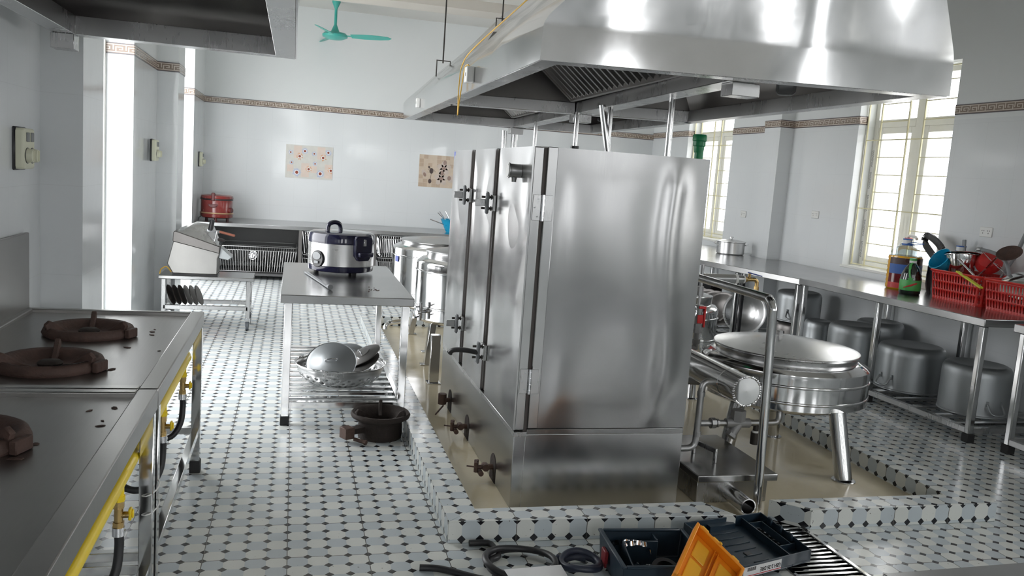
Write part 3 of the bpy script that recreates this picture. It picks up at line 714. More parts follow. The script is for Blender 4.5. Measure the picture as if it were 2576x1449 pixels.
for a, c, h in (((1.05, 5.95), (1.88, 5.80), 2.45), ((2.0, 5.78), (2.68, 5.62), 2.45)):
    p = MB(); xa, xb = a[0]+0.25, c[0]-0.02
    if a[0] > 1.5: xa, xb = a[0]+0.02, c[0]-0.18
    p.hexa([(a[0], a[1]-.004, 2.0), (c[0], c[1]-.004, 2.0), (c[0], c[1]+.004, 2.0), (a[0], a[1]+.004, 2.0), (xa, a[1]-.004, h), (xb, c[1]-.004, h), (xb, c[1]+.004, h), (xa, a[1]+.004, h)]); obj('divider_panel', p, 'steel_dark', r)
baffle(r, (1.74, 3.62, 2.01), (1.80, 5.60, 2.01), (0, 0, 0), (-0.36, 0, 0.30), 22)
baffle(r, (1.86, 6.10, 2.01), (1.93, 7.75, 2.01), (0, 0, 0), (-0.36, 0, 0.30), 18)
baffle(r, (1.95, 3.62, 2.01), (2.00, 5.60, 2.01), (0, 0, 0), (0.24, 0, 0.34), 22)
baffle(r, (2.06, 6.10, 2.01), (2.11, 7.70, 2.01), (0, 0, 0), (0.24, 0, 0.34), 18)
grease_cup(r, 1.83, 3.37, Z0-0.002, 0.13); grease_cup(r, 1.93, 5.79, Z0-0.002, 0.13); grease_cup(r, 2.08, 8.20, Z0-0.002, 0.13)
for x, y in ((2.40, 3.95), (2.50, 6.9)):
    p = MB(); p.box(x-0.10, y-0.08, 2.05, x+0.10, y+0.08, 2.058); l = obj('lamp_plate', p, 'steel', r, 0.002)
    p = MB(); p.lathe([(0.05, 0), (0.05, -0.06), (0.035, -0.075), (0.001, -0.078)], (x, y, 2.05), 24); obj('lamp_cover', p, 'lamp', l)
for x, y in ((1.13, 7.0), (1.62, 7.1), (2.35, 4.4), (1.45, 4.3)):
    sk = 2.35 if x < 1.3 else 2.75
    p = MB(); p.cyl((x, y, sk-0.02), (x, y, ZC if y > 6.1 or y < 5.5 else 3.31), 0.006, n=10); h = obj('hanger_rod', p, 'blackmetal', r)
    p = MB(); p.tube([(x-0.05, y, sk-0.13), (x-0.05, y, sk), (x+0.06, y, sk), (x+0.06, y, sk-0.10)], 0.006, 6); obj('hanger_bracket', p, 'blackmetal', h)
for (y, z, w_, h_, d) in ((4.72, 2.005, 0.075, 0.085, 0.045), (7.08, 2.005, 0.06, 0.075, 0.03)):
    x = 0.914+(y-3.3)*0.01523; p = MB(); p.box(x-d, y-w_/2, z-h_/2, x-0.002, y+w_/2, z+h_/2); bx = obj('socket_box', p, 'white', r, 0.004)
    p = MB(); p.box(x-d-0.001, y-0.006, z-0.008, x-d+0.001, y+0.006, z+0.010); obj('socket_slot', p, 'black', bx)
o = MB(); o.tube(smoothpath([(1.66, 3.98, 2.96), (1.32, 3.95, 2.62), (1.08, 4.15, 2.34), (0.94, 4.75, 2.16), (0.925, 5.02, 2.09), (0.915, 5.03, 1.98), (0.91, 5.0, 1.86), (0.91, 4.99, 1.80), (0.91, 4.97, 1.86), (0.905, 4.88, 1.98), (0.90, 4.80, 2.05), (0.905, 4.74, 2.06), (0.91, 4.72, 2.045)], 6), 0.0035, 8)
tag(obj('hanging_cable', o, 'yellowcable'), 'thin yellow cable dangling in a loop from the side of the island hood', 'cable')
r = thing('extractor_hood', 'dark steel hood over the stoves in the top left corner', 'hood', (-0.5, 2.6, Z0))
Q = [(-1.0, 0.9), (-0.008, 0.9), (-0.008, 4.13), (-1.0, 4.10)]
hood_body(r, Q, Z0, 0.16, [(-0.98, 1.3), (-0.5, 1.3), (-0.5, 3.7), (-0.98, 3.7)], 2.75, (-0.9, 2.0, -0.55, 2.6))
baffle(r, (-0.78, 1.2, 2.03), (-0.78, 3.6, 2.03), (0, 0, 0), (0.22, 0, 0.42), 16)
p = MB(); shell_open(p, -1.0, 4.0, 1.865, -0.91, 4.09, 1.928, 0.004); obj('grease_cup', p, 'steel', r, 0.003)
p = MB(); p.lathe([(0.03, 0), (0.03, -0.04), (0.02, -0.05), (0.001, -0.051)], (-0.22, 3.3, 2.08), 20); obj('lamp_cover', p, 'lamp', r)

# ------------------------------------------------------------------ table with the rice cooker
def slat_table(name, label, x0, x1, y0, y1, z):
    r = thing(name, label, 'table', ((x0+x1)/2, (y0+y1)/2, 0))
    p = MB(); p.box(x0, y0, z-0.048, x1, y1, z); obj('tabletop', p, 'steel_top', r, 0.004, seg=2)
    for xx_ in (x0+0.045, x1-0.045):
        for yy_ in (y0+0.035, y1-0.035):
            p = MB(); p.box(xx_-0.021, yy_-0.021, 0.05, xx_+0.021, yy_+0.021, z-0.046); l = obj('leg', p, 'polished', r, 0.003)
            p = MB(); p.box(xx_-0.025, yy_-0.025, 0, xx_+0.025, yy_+0.025, 0.052); obj('foot', p, 'cupblack', l, 0.003)
    for xx_ in (x0+0.045, x1-0.045):
        p = MB(); p.bar((xx_, y0+0.055, 0.115), (xx_, y1-0.055, 0.115), 0.03); obj('shelf_rail', p, 'polished', r, 0.002)
    for yy_ in (y0+0.035, y1-0.035):
        p = MB(); p.bar((x0+0.065, yy_, 0.115), (x1-0.065, yy_, 0.115), 0.036); obj('shelf_rail', p, 'polished', r, 0.002)
    n = 12
    for i in range(n):
        yy_ = y0+0.06+(y1-y0-0.12)*(i+0.7)/n; p = MB(); p.box(x0+0.06, yy_-0.018, 0.112, x1-0.06, yy_+0.018, 0.130); obj('shelf_slat', p, 'polished', r, 0.003)
    return r
slat_table('work_table', 'steel table with slatted shelf carrying the big rice cooker', -0.05, 0.685, 4.75, 6.29, 0.742)
# rice cooker
cx, cy, zb = 0.325, 5.83, 0.742
r = thing('rice_cooker', 'large steel rice cooker with navy lid and base on the table', 'rice cooker', (cx, cy, zb))
A = Vector((cx, cy, zb))
p = MB(); p.lathe([(0.20, 0.018), (0.215, 0.024), (0.218, 0.055), (0.212, 0.058)], A, 56); obj('base_ring', p, 'navy', r)
p = MB(); p.lathe([(0.212, 0.056), (0.2165, 0.060), (0.2165, 0.205), (0.210, 0.207)], A, 64); obj('body', p, 'alu_bright', r)
p = MB(); p.lathe([(0.212, 0.203), (0.221, 0.208), (0.221, 0.25), (0.214, 0.268), (0.195, 0.276), (0.17, 0.279), (0.001, 0.287)], A, 64); lid = obj('lid', p, 'navy', r)
p = MB(); d = Vector((0.8, 0.6, 0)).normalized(); c = A+Vector((-0.055, -0.055, 0.28))
p.tube(smoothpath([c-d*0.055, c-d*0.048+Vector((0, 0, 0.04)), c-d*.02+Vector((0, 0, 0.058)), c+d*.02+Vector((0, 0, 0.058)), c+d*0.048+Vector((0, 0, 0.04)), c+d*0.055], 5), 0.015, 10); obj('lid_handle', p, 'navy', lid)
p = MB(); d = Vector((0.60, -0.80, 0)).normalized(); t = Vector((-d.y, d.x, 0)); Mx = Matrix((t, Vector((0, 0, 1)), d)).transposed()
p.prism([(-0.07, 0.135), (-0.045, 0.10), (0.045, 0.10), (0.07, 0.135), (0.075, 0.245), (0.06, 0.268), (-0.06, 0.268), (-0.075, 0.245)], 0.17, 0.232, Mx, A); lt = obj('side_handle', p, 'navy', r, 0.01, seg=3)
p = MB(); p.prism([(-0.055, 0.128), (0.055, 0.128), (0.06, 0.16), (-0.06, 0.16)], 0.22, 0.262, Mx, A); obj('handle_grip', p, 'navy', lt, 0.008, seg=2)
p = MB(); p.prism([(-0.012, 0.20), (0.012, 0.20), (0.010, 0.245), (-0.010, 0.245)], 0.225, 0.238, Mx, A); obj('latch_clip', p, 'chrome', lt, 0.002)
p = MB(); d2 = -d; t2 = -t; Mx = Matrix((t2, Vector((0, 0, 1)), d2)).transposed()
p.prism([(-0.07, 0.135), (-0.045, 0.10), (0.045, 0.10), (0.07, 0.135), (0.07, 0.22), (-0.07, 0.22)], 0.17, 0.225, Mx, A); obj('side_handle', p, 'navy', r, 0.01, seg=3)
d = Vector((-0.72, -0.69, 0)).normalized(); t = Vector((-d.y, d.x, 0)); Mx = Matrix((t, Vector((0, 0, 1)), d)).transposed()
p = MB(); n = 24; p.prism([(0.052*math.cos(2*PI*i/n), 0.115+0.056*math.sin(2*PI*i/n)-0.012) for i in range(n)], 0.185, 0.226, Mx, A); sp = obj('switch_panel', p, 'black', r, 0.004, seg=2)
p = MB(); p.prism([(0.036*math.cos(2*PI*i/n), 0.122+0.026*math.sin(2*PI*i/n)) for i in range(n)], 0.22, 0.232, Mx, A); obj('badge', p, 'greyhandle', sp, 0.002)
p = MB(); p.prism([(-0.018, 0.072), (0.018, 0.072), (0.018, 0.09), (-0.018, 0.09)], 0.22, 0.235, Mx, A); obj('switch_lever', p, 'greyhandle', sp, 0.002)
for a in (-60, 60, 180):
    q = math.radians(a); p = MB(); p.lathe([(0.016, 0), (0.018, 0.02)], A+Vector((0.16*math.cos(q), 0.16*math.sin(q), 0)), 14); obj('foot', p, 'cupblack', r)
for dx, ang_ in ((0.006, 0), ):
    p = MB(); q = math.radians(-38); d = Vector((math.cos(q), math.sin(q), 0)); t = Vector((-d.y, d.x, 0)); Mx = Matrix((t, Vector((0, 0, 1)), d)).transposed(); p.prism([(-0.02, 0.066), (0.022, 0.066), (0.022, 0.092), (-0.02, 0.092)], 0.2155, 0.2175, Mx, A); obj('paper_label', p, 'paper', r)
p = MB(); p.tube([(0.09, 5.70, 0.7495), (0.215, 5.02, 0.7495)], 0.0055, 8).tube([(0.108, 5.70, 0.7495), (0.222, 5.02, 0.7495)], 0.0055, 8).cyl((0.213, 5.06, 0.7525), (0.225, 4.98, 0.759), 0.010, 0.016, 10)
tag(obj('metal_skewer', p, 'greyhandle'), 'dull double metal rod with burnt tip lying before the rice cooker', 'rod')
random.seed(5)
for i in range(12):
    x, y = 0.47+random.gauss(0, .02), 5.05+random.gauss(0, .05); p = MB(); s = random.uniform(.002, .006); p.box(x-s, y-s, 0.742, x+s, y+s, 0.744)
    tag(obj('food_crumb', p, 'iron'), 'dark burnt crumb on the rice cooker table', 'crumb', 'crumbs on the rice cooker table')
# colander on the shelf with lids in it
cx, cy, zb = 0.315, 5.20, 0.131
r = thing('colander', 'wide perforated steel colander on the slatted shelf', 'colander', (cx, cy, zb))
p = MB(); n = 96; prof = [(0.09, 0.002), (0.12, 0.003)]+[(0.12+0.14*math.sin(a*PI/2/14), 0.003+0.115*(1-math.cos(a*PI/2/14))) for a in range(1, 15)]+[(0.272, 0.135)]
p.lathe(prof, (cx, cy, zb), n); p.f = p.f[:-1]; p.m = p.m[:len(p.f)]; kf, km = [], []
for i, f in enumerate(p.f[:-1] if len(p.f[-1]) > 4 else p.f):
    k, j = divmod(i, n)
    if 5 <= k <= 11 and k % 2 == 1 and (j+(k//2 % 2)*2) % 4 == 0: continue
    kf.append(f); km.append(0)
p.f, p.m = kf, km
o = obj('bowl', p, 'steel', r); sm = o.modifiers.new('sheet', 'SOLIDIFY'); sm.thickness = 0.0015
p = MB(); p.lathe([(0.001, 0.001), (0.095, 0.001), (0.095, 0.003), (0.001, 0.003)], (cx, cy, zb), 32); obj('bowl_base', p, 'steel', r)
p = MB(); p.tube([(cx+0.273*math.cos(2*PI*i/64), cy+0.273*math.sin(2*PI*i/64), zb+0.136) for i in range(64)], 0.004, 8, True); obj('rim', p, 'polished', r)
def pot_lid(loc, rr, M3, label, mt='alu'):
    r = thing('pot_lid', label, 'lid', loc, 0, 'lids piled in the colander'); L_ = MB()
    L_.lathe([(0.001, 0.022), (rr*0.45, 0.020), (rr*0.50, 0.014), (rr*0.85, 0.010), (rr*0.97, 0.002), (rr, 0.004), (rr*0.99, -0.001), (rr*0.84, 0.007), (rr*0.48, 0.011), (0.001, 0.018)], (0, 0, 0), 48); L_.xf(M3); obj('lid_disc', L_, mt, r, local=True)
    h = MB(); h.tube(smoothpath([(-0.035, 0, 0.02), (-0.03, 0, 0.034), (0, 0, 0.038), (0.03, 0, 0.034), (0.035, 0, 0.02)], 4), 0.004, 8); h.xf(M3); obj('lid_handle', h, 'chrome', r, local=True); return r
R3 = lambda ax, dg: Matrix.Rotation(math.radians(dg), 3, ax)
TL = lambda ax: dirM(ax)
pot_lid((0.255, 5.10, 0.285), 0.150, TL((-0.12, -0.62, 0.72)) @ R3('Z', 10), 'round lid with handle facing out of the colander')
pot_lid((0.43, 5.20, 0.262), 0.130, TL((-0.42, -0.18, 0.9)), 'darker tilted lid at the right inside the colander', 'steel_dark')
pot_lid((0.445, 5.235, 0.298), 0.128, TL((-0.50, -0.10, 0.86)), 'topmost dark lid on the right of the colander', 'steel_dark')
pot_lid((0.37, 5.36, 0.27), 0.120, TL((-0.1, -0.45, 0.9)), 'lid behind the others in the colander')
# portable brazier burner on the floor
cx, cy = 0.505, 4.56
r = thing('gas_burner', 'rusty cast iron ring burner standing on the floor by the kerb', 'burner', (cx, cy, 0))
p = MB(); p.lathe([(0.118, 0.0), (0.122, 0.03), (0.118, 0.085), (0.135, 0.105), (0.158, 0.115), (0.163, 0.128), (0.155, 0.140), (0.138, 0.138), (0.112, 0.118), (0.100, 0.09), (0.095, 0.02)], (cx, cy, 0.0), 44); obj('ring_body', p, 'iron_dark', r, ang=60)
p = MB(); p.lathe([(0.001, 0.02), (0.095, 0.02), (0.095, 0.015), (0.001, 0.015)], (cx, cy, 0), 30); obj('burner_bowl', p, 'iron_dark', r)
for a in (85, 205, 325):
    q = math.radians(a); d = Vector((math.cos(q), math.sin(q), 0)); t = Vector((-d.y, d.x, 0)); p = MB(); Mx = Matrix((d, Vector((0, 0, 1)), t)).transposed()
    p.prism([(0.05, 0.10), (0.11, 0.09), (0.150, 0.12), (0.155, 0.155), (0.14, 0.17), (0.12, 0.16), (0.10, 0.125)], -0.01, 0.01, Mx, (cx, cy, 0)); obj('pot_lug', p, 'iron_dark', r, 0.003)
d = Vector((-0.235, -0.135, 0)).normalized(); p = MB(); a = Vector((cx, cy, 0.06))+d*0.11; p.bar(a, a+d*0.075, 0.055, 0.03); obj('inlet_arm', p, 'iron_dark', r, 0.003)
p = MB(); e = a+d*0.075+Vector((0, 0, -0.005)); p.bar(e, e+d*0.055, 0.065, 0.06); obj('air_box', p, 'rusty_valve', r, 0.003)
p = MB(); q0 = e+d*0.03+Vector((0.04, -0.02, -0.03)); p.cyl(q0, q0+Vector((0.05, -0.04, -0.005)), 0.010).cyl(q0+Vector((0.05, -0.04, -0.005)), q0+Vector((0.06, -0.048, -0.005)), 0.013, n=6); obj('gas_nipple', p, 'rusty_valve', r)
M['lid_steel'] = steel('lid_steel', 0.58, 0.24, brush=(3, 3, 3))
# ------------------------------------------------------------------ steaming cabinet
r = thing('steaming_cabinet', 'tall steel rice steaming cabinet with three latched doors in the middle of the pit', 'steam cabinet', (1.39, 4.44, 0.005))
X0, X1, Y0, Y1, ZS, ZT = 0.978, 1.79, 3.50, 5.38, 0.355, 1.605
p = MB(); p.box(X0, Y0, 0.005, X1, Y1, 0.345); base = obj('base', p, 'steel_door', r, 0.003, seg=2)
p = MB(); p.box(X0+0.05, Y0-0.001, 0.005, X0+0.053, Y0+0.004, 0.345).box(X0-0.003, Y0-0.004, 0.335, X0+0.055, Y1, 0.357); obj('base_trim', p, 'steel', base, 0.002)
p = MB(); p.box(1.02, Y0+0.012, 0.345, X1-0.003, Y1-0.01, ZT-0.004); obj('inner_box', p, 'gasket', r)
p = MB(); p.box(1.036, Y0-0.002, 0.372, 1.082, Y0+0.02, ZT); fl = obj('front_stile', p, 'steel_door', r, 0.003)
def front_dent(u, v):
    c = 0.80-0.10*(v-.5)**2+0.03*math.sin(v*7); r1 = 0.012*math.exp(-((u-c)/0.07)**2)
    return r1+0.016*math.sin(PI*u)*math.sin(PI*v)+0.006*mnoise.noise(Vector((u*2.2, v*2.6, 3.1)))-0.008*math.exp(-((u-.82)/.08)**2-((v-.10)/.07)**2)
p = MB(); dented(p, (1.078, Y0, 0.372), (X1-1.078, 0, 0), (0, 0, ZT-0.372), front_dent, 40, 56, 0.016); obj('front_panel', p, 'steel_sheet', r, ang=30)
p = MB(); p.box(1.034, Y0-0.001, 0.345, X1, Y0+0.02, 0.369); obj('front_sill', p, 'steel_sheet', r, 0.002)
p = MB(); p.box(X1-0.004, Y0+0.02, 0.345, X1, Y1, ZT); obj('side_panel', p, 'steel', r, 0.002)
p = MB(); p.box(1.012, Y0+0.005, ZT-0.005, X1, Y1, ZT); obj('roof_panel', p, 'steel', r, 0.002)
p = MB(); p.box(1.0225, Y0+0.014, 0.36, 1.0355, Y0+0.03, ZT-0.005); obj('door_seal', p, 'red_gasket', r)
for k, (a, c) in enumerate(((3.505, 4.105), (4.205, 4.70), (4.805, 5.365))):
    p = MB(); p.box(0.978, a, 0.362, 1.022, c, ZT-0.003); d = obj('door', p, 'steel_door', r, 0.004, seg=2)
    p = MB(); dented(p, (0.972, c, 0.362), (0, a-c, 0), (0, 0, ZT-0.365), lambda u, v, k=k: 0.010*mnoise.noise(Vector((u*1.6+k*3, v*3.2, 1.3)))+0.005*mnoise.noise(Vector((u*3+k, v*7, 5.3)))-0.006*math.exp(-((u-.55)/.3)**2-((v-.70)/.10)**2), 24, 48, 0.007); obj('door_skin', p, 'steel_door', d, ang=30)
    if k == 0:
        for z in (1.345, 0.585):
            q = MB(); q.box(0.986, a-0.003, z-0.055, 1.022, a, z+0.055).box(1.036, Y0-0.005, z-0.055, 1.072, Y0-0.002, z+0.055)
            h = obj('hinge', q, 'steel', d, 0.001)
            q = MB(); q.cyl((1.029, a-0.008, z-0.056), (1.029, a-0.008, z+0.056), 0.007, n=12)
            for i in range(4): q.lathe([(0.0085, -0.002), (0.0085, 0.002)], (1.029, a-0.008, z-0.04+i*0.027), 12)
            obj('hinge_knuckle', q, 'chrome', d)
            q = MB()
            for sx in (0.994, 1.008, 1.048, 1.062):
                for sz in (-0.038, 0.0, 0.038):
                    if (sx in (0.994, 1.062)) == (sz == 0.0): q.cyl((sx, a-0.003-0.003, z+sz), (sx, a-0.002, z+sz), 0.0035, n=8)
            obj('hinge_screws', q, 'chrome', d)
        q = MB(); q.lathe([(0.030, 0), (0.030, 0.05), (0.034, 0.052), (0.034, 0.058)], (0.972, 3.69, 1.495), 28, dirM((-1, 0, 0))); q.cyl((0.945, 3.70, 1.47), (0.945, 3.70, 1.445), 0.016, 0.012); g = obj('thermometer', q, 'galv', d)
        q = MB(); q.cyl((0.9145, 3.69, 1.495), (0.9105, 3.69, 1.495), 0.029, n=28); obj('thermometer_face', q, 'white', d)
    if k == 2:
        q = MB(); q.box(0.9712, 5.31, 1.55, 0.9722, 5.36, 1.595); obj('sticker', q, 'bluesticker', d)
for a, c in ((4.107, 4.203), (4.702, 4.803)):
    q = MB(); q.box(0.990, a, 0.362, 1.022, c, ZT-0.008); obj('gap_seal', q, 'gasket', r)
def latch(y, z, lever):
    q = MB(); q.box(0.955, y-0.018, z-0.04, 0.972, y+0.075, z+0.04); l = obj('latch', q, 'steel', r, 0.003)
    for s in (-0.028, 0.028):
        q = MB(); q.cyl((0.905, y+0.02, z+s), (0.965, y+0.02, z+s), 0.006, n=10).cyl((0.938, y+0.02, z+s), (0.946, y+0.02, z+s), 0.0105, n=6).cyl((0.952, y+0.02, z+s), (0.958, y+0.02, z+s), 0.012, n=12)
        obj('latch_bolt', q, 'blackmetal', l)
    q = MB(); q.box(0.925, y-0.012, z-0.055, 0.935, y+0.014, z+0.055).cyl((0.93, y, z-0.05), (0.93, y, z+0.05), 0.010, n=12); obj('latch_bracket', q, 'greyhandle', l, 0.002)
    if lever:
        q = MB(); q.tube(smoothpath([(0.93, y+0.0, z), (0.90, y+0.01, z+0.004), (0.86, y+0.03, z+0.006), (0.815, y+0.06, z-0.002), (0.80, y+0.075, z-0.02)], 5), [0.013]*20+[0.016], 10); obj('lever', q, 'black', l)
    else:
        q = MB(); q.box(0.872, y+0.005, z-0.018, 0.93, y+0.011, z+0.018); obj('latch_tab', q, 'steel', l, 0.002)
latch(4.735, 1.345, False); latch(4.14, 1.33, False); latch(4.73, 0.61, False); latch(4.12, 0.575, True)
for i, y in enumerate((5.03, 4.49, 3.84)):
    q = MB(); n = 16; q.prism([(0.055*math.cos(PI*k/(n-1)), 0.085+0.055*math.sin(PI*k/(n-1))) for k in range(n)]+[(-0.055, 0.008), (0.055, 0.008)], 0, 0.003, Matrix(((0, 0, 1), (1, 0, 0), (0, 1, 0))), (X0-0.002, y, 0)); hb = obj('burner_opening', q, 'iron_dark', base)
    q = MB()
    q.cyl((X0+0.01, y, 0.075), (0.925, y, 0.075), 0.014).cyl((0.94, y-0.02, 0.075), (0.94, y+0.02, 0.075), 0.018, n=12)
    if i: q.cyl((0.925, y, 0.075), (0.89, y, 0.075), 0.010).cyl((0.895, y, 0.05), (0.895, y, 0.11), 0.011, n=10).cyl((0.885, y-0.03, 0.10), (0.905, y+0.02, 0.10), 0.008, n=8).cyl((0.915, y+0.03, 0.05), (0.915, y-0.03, 0.05), 0.013, n=10).bar((0.895, y, 0.075), (0.85, y+0.01, 0.078), 0.006)
    else: q.cyl((0.93, y, 0.05), (0.93, y, 0.115), 0.026, n=14).bar((0.935, y-.02, 0.045), (0.875, y-0.10, 0.012), 0.007)
    obj('burner_valve', q, 'rusty_valve', base)
q = MB(); q.cyl((1.30, 3.95, ZT), (1.30, 3.95, ZT+0.012), 0.03).cyl((1.30, 3.95, ZT+0.012), (1.30, 3.95, ZT+0.03), 0.02); obj('vent_cap', q, 'black', r)
# steel poles joining the hood to the floor behind the cabinet, slanted brace
def pole(a, b_, rad, label):
    q = MB(); q.cyl(a, b_, rad, n=18); q.cyl(a, Vector(a)+Vector((0, 0, 0.006)), rad*1.9, n=18); tag(obj('hood_pole', q, 'tube_steel'), label, 'pole', 'steel poles under the island hood')
pole((1.915, 4.24, 0.005), (1.915, 4.24, 1.93), 0.017, 'hood pole rising at the right end of the cabinet roof')
pole((1.85, 4.98, 0.005), (1.85, 4.98, 1.93), 0.016, 'hood pole forming the right arm of the V above the cabinet')
pole((1.85, 5.62, 0.005), (1.85, 5.62, 1.93), 0.016, 'hood pole in the middle of the cabinet roof line')
pole((1.93, 6.94, 0.005), (1.93, 6.94, 1.93), 0.016, 'thin hood pole left of the middle one')
q = MB(); q.cyl((1.885, 4.93, 1.42), (1.775, 4.93, 1.93), 0.021, n=18); tag(obj('brace_tube', q, 'tube_steel'), 'slanted shiny tube forming the left arm of the V above the cabinet', 'tube')
for dx in (0, 0.11):
    pole((2.10+dx, 8.75, 0.0), (2.10+dx, 8.75, 1.93) if dx else (2.10, 8.75, 1.93), 0.035 if dx else 0.028, 'pair of thick hood poles at the far end' if False else ('thick far pole at the back end of the hood' if dx else 'far hood pole left of the thickest one'))
# ------------------------------------------------------------------ jacketed boiling pans
def bpan(name, label, c, R_, zbot, zsh, legs, lidr, lidz, mt='polished', legk='round', lbl=None, coneh=0.05):
    cx, cy = c; r = thing(name, label, 'boiling pan', (cx, cy, 0.005))
    q = MB(); q.lathe([(0.001, zbot-0.03), (R_*0.86, zbot-0.025), (R_*0.98, zbot), (R_, zbot+0.006), (R_, zsh-0.03), (R_*0.995, zsh-0.012), (R_*0.96, zsh), (R_*0.88, zsh+0.018), (lidr*0.97, zsh+0.024), (0.001, zsh+0.024)], (cx, cy, 0), 72); obj('body', q, mt, r)
    for z in (zsh-0.075, zbot+(zsh-zbot)*0.22):
        q = MB(); q.lathe([(R_, -0.008), (R_+0.006, -0.004), (R_+0.007, 0.0), (R_+0.006, 0.004), (R_, 0.008)], (cx, cy, z), 72); obj('band', q, mt, r)
    q = MB(); q.lathe([(lidr*0.97, zsh+0.02), (lidr*0.985, lidz-0.03), (lidr, lidz-0.026), (lidr*1.01, lidz-0.018), (lidr, lidz-0.013), (lidr*0.5, lidz+coneh*0.45), (0.001, lidz+coneh)], (cx, cy, 0), 72); lid = obj('lid', q, 'lid_steel', r)
    for a, (dx, dy) in enumerate(legs):
        q = MB(); n = Vector((dx, dy, 0)); top = Vector((cx, cy, 0))+n*0.82; bot = Vector((cx, cy, 0))+n
        if legk == 'round': q.cyl(bot+Vector((0, 0, 0.008)), top+Vector((0, 0, zbot+0.01)), 0.044 if R_ > .3 else .03, n=24); q.cyl(bot+Vector((0, 0, 0.005)), bot+Vector((0, 0, 0.012)), 0.062 if R_ > .3 else .045, n=24)
        else: q.bar(bot+Vector((0, 0, 0.008)), top+Vector((0, 0, zbot+0.01)), 0.06, 0.045); q.bar(bot+Vector((-0.05, 0, 0.009)), bot+Vector((0.05, 0, 0.009)), 0.07, 0.008)
        obj('leg', q, 'tube_steel', r, 0.002)
    return r, lid
kr, lid = bpan('boiling_pan', 'big low round steel boiling pan with shallow cone lid at the right of the pit', (2.785, 4.285), 0.468, 0.335, 0.545, [(0.07, -0.56), (0.10, 0.20), (-0.35, -0.06)], 0.405, 0.625, mt='steel_pan' if 'steel_pan' in M else 'polished')
q = MB(); q.box(2.725, 4.27, 0.655, 2.75, 4.30, 0.70); obj('lid_knob', q, 'steel', lid, 0.002)
k2, _ = bpan('boiling_pan', 'tall steel boiling pan just behind the left edge of the steaming cabinet', (1.255, 6.36), 0.335, 0.36, 0.80, [(-0.235, -0.09), (-0.16, 0.36), (0.28, 0.1)], 0.27, 0.885, legk='square', coneh=0.02)
q = MB(); q.box(0.955, 5.70, 0.005, 1.02, 5.76, 0.345); q.box(0.94, 5.68, 0.005, 1.035, 5.78, 0.011); obj('leg', q, 'tube_steel', k2, 0.002)
q = MB(); q.cyl((0.965, 6.18, 0.43), (0.90, 6.12, 0.43), 0.016).cyl((0.93, 6.15, 0.37), (0.93, 6.15, 0.50), 0.02, n=10).bar((0.93, 6.15, 0.47), (0.88, 6.07, 0.48), 0.012).bar((0.93, 6.15, 0.40), (0.875, 6.08, 0.40), 0.012); obj('drain_cock', q, 'chrome', k2)
k3, _ = bpan('boiling_pan', 'larger steel boiling pan at the far left corner of the pit', (1.325, 7.45), 0.47, 0.30, 0.80, [(-0.27, 0.0), (0.2, 0.35), (0.2, -0.35)], 0.40, 0.87, legk='square', coneh=0.02)
q = MB(); q.cyl((0.93, 7.20, 0.165), (0.80, 7.10, 0.165), 0.02).tube(smoothpath([(0.86, 7.14, 0.165), (0.82, 7.11, 0.165), (0.79, 7.09, 0.14), (0.785, 7.085, 0.115)], 5), 0.02, 12); obj('drain_spout', q, 'polished', k3)
q = MB(); q.lathe([(0.475, -0.03), (0.4765, 0.0), (0.475, 0.03)], (1.325, 7.45, 0.70), 6, a0=math.radians(196), a1=math.radians(203)); obj('sticker', q, 'bluesticker', k3)
k4, _ = bpan('boiling_pan', 'small tall steel boiling pan partly hidden behind the right edge of the cabinet', (2.92, 5.78), 0.20, 0.30, 0.60, [(-0.16, -0.45), (0.15, 0.08), (-0.1, 0.16)], 0.15, 0.70, coneh=0.015)
# ------------------------------------------------------------------ drain box, pipes and rail behind the cabinet
r = thing('drain_box', 'low steel drain box with overhanging lid and outlet pipe beside the cabinet', 'drain box', (2.07, 3.75, 0.005))
q = MB(); q.box(1.885, 3.49, 0.005, 2.255, 4.05, 0.125); obj('box_body', q, 'steel', r, 0.003)
q = MB(); q.box(1.868, 3.455, 0.118, 2.285, 4.07, 0.152); lid = obj('lid', q, 'steel_top', r, 0.004, seg=2)
q = MB(); q.bar((2.04, 3.63, 0.152), (2.04, 3.63, 0.212), 0.024, 0.012).bar((2.00, 3.78, 0.152), (2.00, 3.78, 0.212), 0.024, 0.012).bar((2.042, 3.622, 0.212), (1.998, 3.788, 0.212), 0.012, 0.024); obj('lid_handle', q, 'steel', lid, 0.002)
q = MB(); q.lathe([(0.038, 0), (0.038, 0.18), (0.033, 0.18), (0.033, 0.01)], (2.055, 3.49, 0.055), 28, dirM((0, -1, 0))); obj('outlet_pipe', q, 'tube_steel', r)
r = thing('guard_rail', 'bent steel tube guard rail standing between cabinet and big round pan', 'rail', (2.13, 3.40, 0.005))
q = MB(); q.tube(smoothpath([(2.155, 3.40, 0.005), (2.14, 3.40, 0.5), (2.125, 3.40, 0.90), (2.122, 3.405, 0.965), (2.12, 3.44, 0.995), (2.12, 3.51, 1.0), (2.12, 4.2, 1.0), (2.12, 5.0, 1.0)], 6), 0.021, 18); obj('tube', q, 'tube_steel', r)
q = MB(); q.cyl((2.12, 5.0, 0.005), (2.12, 5.0, 1.0), 0.021, n=18); obj('rear_post', q, 'tube_steel', r)
r = thing('steam_header', 'thick horizontal steel drum pipe with dished end cap behind the cabinet', 'pipe', (2.12, 4.3, 0.53))
q = MB(); q.cyl((2.12, 3.54, 0.535), (2.12, 5.1, 0.535), 0.072, n=36); obj('drum', q, 'tube_steel', r)
q = MB(); q.lathe([(0.073, 0.0), (0.070, 0.006), (0.066, 0.002), (0.001, 0.0)], (2.12, 3.54, 0.535), 36, dirM((0, -1, 0))); obj('end_cap', q, 'polished', r)
q = MB()
